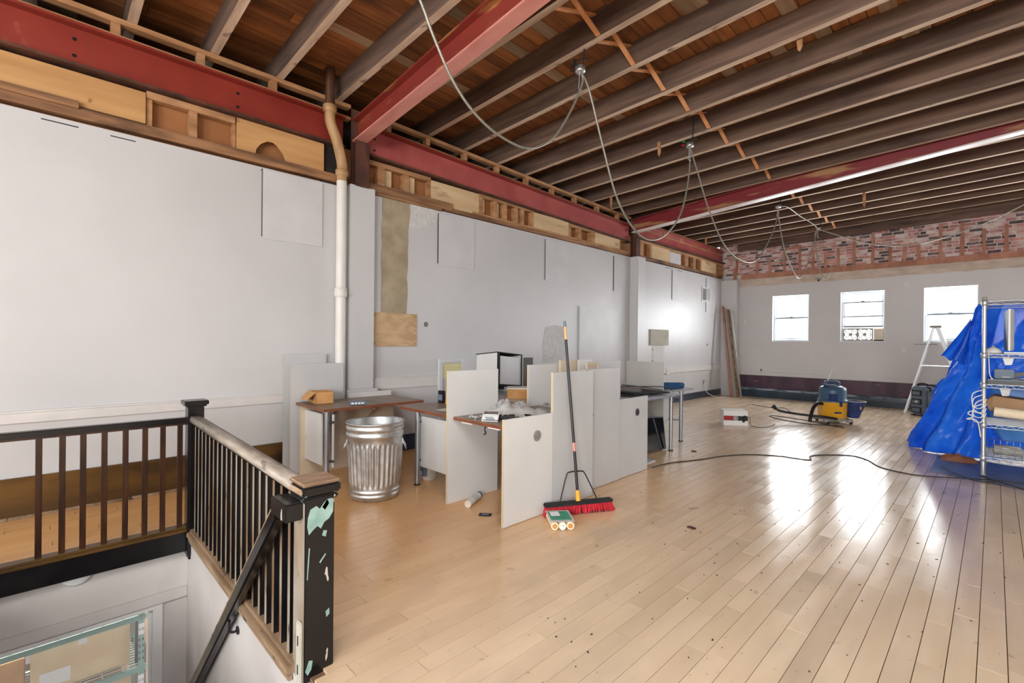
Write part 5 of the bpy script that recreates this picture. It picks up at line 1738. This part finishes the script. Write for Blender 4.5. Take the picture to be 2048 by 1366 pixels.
MB().tube(smooth_pts([(-2.68, 4.86, .006), (-2.637, 5.195, .006), (-2.47, 5.619, .006), (-2.35, 6.0, .006), (-2.15, 6.341, .006), (-1.864, 6.537, .006), (-1.70, 6.55, .006), (-1.55, 6.60, .006), (-1.60, 6.80, .006), (-1.52, 7.0, .006), (-1.266, 7.23, .006), (-1.08, 7.12, .006), (-.909, 6.813, .006), (-.70, 6.70, .006), (-.512, 6.709, .006), (-.2, 6.85, .017), (.048, 6.996, .018), (.5, 7.1, .018)], 8), .006, 6).build('cord', m_cord, o)
o = thing('extension_cord', 'second thin cord looping toward the foot of the wire shelf', 'cord', (-.2, 6.9, 0))
MB().tube(smooth_pts([(-.42, 7.35, .02), (-.30, 7.0, .03), (-.12, 6.72, .034), (.02, 6.85, .036), (-.1, 7.0, .036), (.2, 6.7, .03), (.5, 6.4, .03)], 8), .006, 6).build('cord', m_cord, o)

# slate case
o = thing('tool_case', 'slate blue upright plastic equipment case standing by the ladder', 'case', (-1.02, 12.45, 0), radians(-30))
MB().box(-.13, .13, -.11, .22, .02, .58).build('shell', m_case, o, .035, 3)
MB().box(-.138, .138, .04, .07, .03, .57).build('seam_rib', m_dark, o, .008)
for z in (.45, .28, .12):
    r_ = MB().box(-.10, .085, -.122, -.108, z - .055, z + .055).build('front_recess', m_dark, o, .006)
    MB().box(-.08, .065, -.1265, -.12, z - .035, z + .035).build('recess_panel', m_case, r_, .004)
MB().box(-.015, .02, -.131, -.12, .262, .30).build('emblem_plate', m_paper, o, .003)
MB().box(.128, .146, -.04, .17, .10, .5).build('side_rib', m_case, o, .01)
MB().tube(smooth_pts([(-.085, .05, .575), (-.08, .05, .625), (0, .05, .64), (.08, .05, .625), (.085, .05, .575)], 5), .014, 8).build('carry_handle', m_dark, o)
mb = MB()
for lx in (-.09, .09):
    for ly in (-.07, .18):
        mb.box(lx - .03, lx + .03, ly - .03, ly + .03, 0, .022)
mb.build('rubber_foot', m_dark, o)

# step ladder, seen from the side
o = thing('step_ladder', 'aluminium step ladder standing open below the third window', 'ladder', (-.8, 12.85, 0))
ly0, ly1 = 12.62, 13.02
tx, tz = -.83, 1.76
for ly in (ly0 + .07, ly1 - .07):
    MB().bar((tx - .03, ly, tz), (-1.30, ly - .02 if ly < 12.8 else ly + .02, .0), .03, .022, up=(0, 1, 0)).build('rear_leg', m_alu, o, .003)
for ly in (ly0, ly1):
    MB().bar((tx + .03, ly + (.07 if ly < 12.8 else -.07), tz), (-.28, ly, .0), .07, .026, up=(0, 1, 0)).build('front_rail', m_alu, o, .003)
for k in range(1, 6):
    t = k / 6.2
    X = -.28 + (tx + .03 + .28) * t
    MB().box(X - .045, X + .045, ly0 + .07 * t, ly1 - .07 * t, tz * t - .012, tz * t + .012).build('step', m_alu, o, .003)
MB().box(tx - .09, tx + .09, ly0 + .05, ly1 - .05, tz - .01, tz + .035).build('top_cap', m_grille, o, .006)
MB().box(-1.17, -.80, ly0 + .08, ly1 - .08, 1.408, 1.426).build('pail_shelf', m_grille, o, .003)
for ly in (ly0 + .06, ly1 - .06):
    MB().bar((-1.055, ly, .99), (-.585, ly, .985), .02, .012).build('spreader', m_wire, o)
mb = MB()
for k in range(3):
    mb.bar((-1.07 - .04 * k * 2, ly0 + .09, .85 - .3 * k), (-1.07 - .04 * k * 2, ly1 - .09, .85 - .3 * k), .02, .02)
mb.build('rear_brace', m_alu, o)

# ------------------------------------------------------------------ wire shelf, tarpaulin and what they hold
SXA, SXB, SYA, SYB = -.078, 1.12, 7.206, 7.90
o = thing('wire_shelf', 'tall chrome wire shelving unit hung with blue tarpaulin at the right edge', 'shelving', ((SXA + SXB) / 2, (SYA + SYB) / 2, 0))
for X in (SXA, SXB):
    for Y in (SYA, SYB):
        p = MB().cyl((X, Y, .015), (X, Y, 1.90), .0185 if Y == SYA else .012, n=14).build('post', m_wire, o)
        MB().lathe([(0, 1.89), (.021, 1.89), (.021, 1.915), (.012, 1.925), (0, 1.926)], (X, Y, 0), 14).build('post_cap', m_grille, p)
        MB().cyl((X, Y, .012), (X, Y, .03), .022, n=14).build('leveling_foot', m_grille, p)
for z in (1.875, 1.31, .985, .56, .205):
    s = MB()
    for y in (SYA, SYB):
        for dz in (0, -.034):
            s.tube([(SXA, y, z + dz), (SXB, y, z + dz)], .0042, 6)
        zig = []
        nz = 30
        for k in range(nz + 1):
            zig.append((SXA + (SXB - SXA) * k / nz, y, z - (.002 if k % 2 else .032)))
        s.tube(zig, .0026, 5)
    for X in (SXA, SXB):
        for dz in (0, -.034):
            s.tube([(X, SYA, z + dz), (X, SYB, z + dz)], .0042, 6)
    nw = 22
    for k in range(1, nw):
        y = SYA + (SYB - SYA) * k / nw
        s.tube([(SXA, y, z + .004), (SXB, y, z + .004)], .0022, 4)
    for k in range(1, 4):
        X = SXA + (SXB - SXA) * k / 4
        s.tube([(X, SYA, z - .004), (X, SYB, z - .004)], .003, 5)
    sh = s.build('wire_tier', m_wire, o)
    mb = MB()
    for X in (SXA, SXB):
        for Y in (SYA, SYB):
            mb.lathe([(.022, -.045), (.027, -.04), (.026, .012), (.022, .016)], (X, Y, z), 14)
    mb.build('tier_collar', m_wire, sh)
b = MB()
for z in (.215, .262, .31):
    b.tube([(SXA + .03, SYA + .01, z), (SXB - .03, SYA + .01, z), (SXB - .03, SYB - .02, z), (SXA + .03, SYB - .02, z)], .003, 5, closed=True)
for k in range(23):
    X = SXA + .03 + (SXB - SXA - .06) * k / 22
    b.tube([(X, SYA + .01, .31), (X, SYA + .01, .215), (X, SYB - .02, .215), (X, SYB - .02, .31)], .002, 4)
for k in range(9):
    Y = SYA + .01 + (SYB - SYA - .03) * k / 8
    b.tube([(SXA + .03, Y, .31), (SXA + .03, Y, .215), (SXB - .03, Y, .215), (SXB - .03, Y, .31)], .002, 4)
b.build('basket', m_wire, o)

tarp = thing('tarpaulin', 'crinkled blue tarpaulin draped from the wire shelf down to the floor', 'tarp', (-.3, 8.2, 0))
from mathutils import noise as mnoise


def lerp_path(P, u):
    n = len(P) - 1
    k = min(int(u * n), n - 1)
    t = u * n - k
    return Vector(P[k]).lerp(Vector(P[k + 1]), t)


T_top = [(-.145, 8.02, 1.895), (-.11, 7.97, 1.90), (-.02, 7.96, 1.90), (.35, 8.14, 1.90), (.8, 8.16, 1.9), (1.3, 8.16, 1.9)]
T_bot = [(-.86, 8.93, .012), (-.80, 8.45, .012), (-.52, 8.25, .012), (-.22, 8.15, .012), (.25, 8.22, .05), (.9, 8.2, .30)]


def tarp_f(u, v):
    a, b = lerp_path(T_top, u), lerp_path(T_bot, u)
    p = a.lerp(b, v)
    bow = sin(pi * v)
    p.y += .05 * bow * (1 - u)
    p.x += .05 * bow * (1 - u) * (1 if v < .5 else .6)
    fold = .05 * sin(u * 34 + 2.2 * v + 1.5 * mnoise.noise(Vector((u * 5, v * 2, 0)))) * (.25 + v) * (1 if u < .6 else .6)
    cr = .04 * mnoise.noise(Vector((u * 9, v * 7, 1.3))) + .035 * (.3 - abs(mnoise.noise(Vector((u * 15 + v * 4, v * 11 - u * 5, 4.2))))) + .014 * abs(mnoise.noise(Vector((u * 40, v * 32, 2.2))))
    n = Vector((-.55, -.8, .1))
    p += n * (fold + cr) * (0.15 if v < .02 else 1)
    if v > .985:
        p.z = max(.006, b.z)
    p.z = max(.006, p.z)
    if u > .45:
        p.y = max(p.y, 8.11)
    return p


MB().grid(tarp_f, 170, 100).build('sheet', m_tarp, tarp)
MB().grid(lambda u, v: Vector((-.20 - .28 * v * (1 - u * .9) , 8.03 + .05 * v - .06 * sin(u * 9 + v * 3) * v, 1.72 - .46 * v - .10 * u * v + .02 * sin(u * 14))), 14, 12).build('folded_corner', m_tarp, tarp)
o = thing('plastic_sheet', 'slate blue plastic sheet spread on the floor under the wire shelf', 'sheet', (.3, 7.5, 0))
MB().grid(lambda u, v: (-.5 + 1.9 * u, 7.0 + 1.1 * v - .55 * u * (1 - v), .002 + .007 * abs(mnoise.noise(Vector((u * 6, v * 7, 0))))), 40, 24).build('sheet_film', m_sheetd, o)
o = thing('kraft_paper', 'crumpled rust brown paper on the floor at the tarpaulin hem', 'paper', (-.3, 7.95, 0))
lump(.07, -.30, 7.93, .004, .20, .12, 3.3, 22, 10).build('crumple', m_kraft, o)
o = thing('lit_tarp_film', 'light blue film standing for backlit tarpaulin behind the wire shelf', 'bag', (.18, 8.02, .3))  # added lighter film, its colour paints window light through the tarpaulin


def lit_film(u, v):
    a = 2 * pi * u
    k = .55 + .5 * sin(pi * min(1, v * .75 + .12)) + .05 * sin(6 * a + 4 * v)
    return (.16 + .22 * k * cos(a) + .06 * v, 8.02 + .07 * k * sin(a), .96 - .66 * v)


MB().grid(lit_film, 34, 16).build('bag_film', m_tarpl, o)
MB().tube(smooth_pts([(.12, 7.96, .95), (.16, 7.935, .9), (.22, 7.96, .95)], 5), .008, 6).build('knot', m_tarpl, o)

o = thing('computer_monitor', 'grey flat monitor standing on the second tier of the wire shelf', 'monitor', (.10, 7.5, 1.32))
MB().obox((.11, 7.42, 1.57), (.045, .34, .44), Rz(radians(4))).build('housing', m_grille, o, .01)
MB().obox(Vector((.11, 7.42, 1.57)) + Rz(radians(4)) @ Vector((-.024, 0, 0)), (.003, .32, .42), Rz(radians(4))).build('screen', m_case, o)
MB().obox(Vector((.11, 7.42, 1.57)) + Rz(radians(4)) @ Vector((-.014, -.172, 0)), (.016, .006, .44), Rz(radians(4))).build('edge_trim', m_winf, o)
MB().box(.07, .24, 7.3, 7.52, 1.318, 1.335).build('stand', m_winf, o, .004)
o = thing('desk_fan_base', 'small white plastic dome on the second tier beside the monitor', 'device', (-0.01, 7.34, 1.321), 0)
MB().lathe([(0, 0), (.065, 0), (.07, .012), (.05, .045), (.02, .065), (0, .068)], n=20).build('dome', m_white, o)
MB().cyl((0, 0, .06), (0, 0, .08), .012).build('button', m_grille, o)
o = thing('router', 'black boxy network router on the third tier of the wire shelf', 'device', (.09, 7.5, .99))
MB().box(.0, .15, 7.42, 7.58, 1.045, 1.145).build('case', m_case, o, .006)
MB().poly([(.15, 7.45, 1.05), (.32, 7.45, 1.12), (.31, 7.45, 1.14), (.15, 7.45, 1.11)], (0, .08, 0)).build('handset', m_dark, o, .004)
MB().cyl((.30, 7.49, 1.135), (.325, 7.49, 1.14), .009).build('status_cap', m_redw, o)
MB().box(.06, .12, 7.417, 7.421, 1.06, 1.066).build('name_strip', m_paper, o)
o = thing('equipment_tray', 'flat black rack unit lying along the third tier of the wire shelf', 'device', (.5, 7.45, .99))
MB().box(-.05, .95, 7.24, 7.78, .992, 1.043).build('case', m_dark, o, .006)
MB().box(-.05, .95, 7.236, 7.241, 1.032, 1.044).build('front_lip', m_case, o)
MB().tube(smooth_pts([(.13, 7.235, 1.045), (.2, 7.21, 1.062), (.28, 7.215, 1.06), (.34, 7.235, 1.045)], 5), .006, 6).build('pull_handle', m_wire, o)
o = thing('long_carton', 'long open brown carton lying slanted on the fourth tier of the wire shelf', 'box', (.45, 7.4, .6))
MB().poly([(-.03, 7.30, .70), (.98, 7.30, .60), (.98, 7.30, .74), (.0, 7.30, .86)], (0, .36, 0)).build('carton_body', m_cardm, o, .002)
MB().poly([(-.03, 7.30, .70), (-.0, 7.30, .86), (-.075, 7.33, .79)], (0, .30, 0)).build('flap', m_cardm, o)
o = thing('paper_roll', 'pale paper roll lying slanted below the long brown carton', 'roll', (.45, 7.3, .6))
MB().cyl((.0, 7.232, .70), (1.0, 7.232, .625), .052, n=22).build('roll', m_cream, o)
MB().cyl((-.002, 7.232, .7002), (.0, 7.232, .70), .03, n=16).build('core', m_cardm, o)
o = thing('pipe_bundle', 'wrapped grey plastic bundle lying in the basket of the wire shelf', 'package', (.12, 7.35, .22))
MB().cyl((.0, 7.32, .285), (.21, 7.34, .275), .05, n=16).build('roll', m_grille, o)
MB().box(.02, .22, 7.30, 7.40, .22, .33).build('wrap', m_bag, o, .02)
MB().tube([(.08 + .05 * cos(a), 7.29, .28 + .028 * sin(a)) for a in [2 * pi * k / 16 for k in range(16)]], .006, 6, closed=True).build('ring', m_winf, o)
o = thing('cable_bundle', 'white power cables looped over the left post of the wire shelf', 'cable', (-.1, 7.2, .9))
mb = MB()
rr = random.Random(6)
for k in range(4):
    z = .93 - k * .05
    mb.tube(smooth_pts([(SXA + .01, SYA - .02, z), (SXA - .06 - .03 * rr.random(), SYA - .03, z - .05), (SXA - .08, SYA - .02, z - .15 - .04 * rr.random()), (SXA - .02, SYA - .025, z - .20), (SXA + .02, SYA - .02, z - .10)], 6), .0055, 6)
mb.build('loop', m_cordw, o)
mb = MB()
mb.tube(smooth_pts([(SXA + .005, SYA - .02, .66), (SXA - .09, SYA - .03, .69), (SXA - .12, SYA - .03, .66), (SXA - .08, SYA - .03, .63), (SXA - .13, SYA - .03, .60), (SXA - .05, SYA - .03, .59), (SXA - .02, SYA - .02, .42)], 6), .006, 6)
mb.build('plug_lead', m_cordw, o)
o = thing('power_cord', 'white cord dangling from the second tier to the third tier of the wire shelf', 'cord', (.3, 7.25, 1.2))
MB().tube(smooth_pts([(.245, 7.22, 1.31), (.25, 7.21, 1.22), (.30, 7.20, 1.14), (.335, 7.21, 1.09), (.29, 7.22, 1.05), (.25, 7.225, 1.03)], 6), .0065, 6).build('cord', m_cordw, o)
MB().cyl((.25, 7.225, 1.03), (.24, 7.23, 1.045), .012).build('plug', m_cordw, o)
o = thing('power_cord', 'thin white cord hanging beside the left post of the wire shelf', 'cord', (-.04, 7.25, 1.2))
MB().tube(smooth_pts([(-.045, 7.24, 1.33), (-.04, 7.235, 1.2), (-.035, 7.235, 1.1), (-.02, 7.24, 1.05)], 6), .005, 6).build('cord', m_cordw, o)
MB().cyl((-.02, 7.24, 1.05), (-.015, 7.243, 1.043), .01).build('plug', m_cordw, o)
for (X, z, lab) in ((.10, 1.23, 'white adapter hanging under the second tier of the wire shelf'), (.08, .90, 'translucent bag hanging under the third tier of the wire shelf')):
    o = thing('hanging_adapter', lab, 'adapter', (X, 7.3, z))
    MB().poly([(X - .04, 7.28, z + .045), (X + .045, 7.28, z + .045), (X + .03, 7.28, z - .03), (X - .02, 7.28, z - .035)], (0, .03, 0)).build('body', m_white if z > 1 else m_bag, o, .004)
    MB().tube(smooth_pts([(X, 7.295, z + .08), (X + .005, 7.295, z + .06), (X, 7.295, z + .04)], 3), .005, 6).build('lead', m_cordw, o)
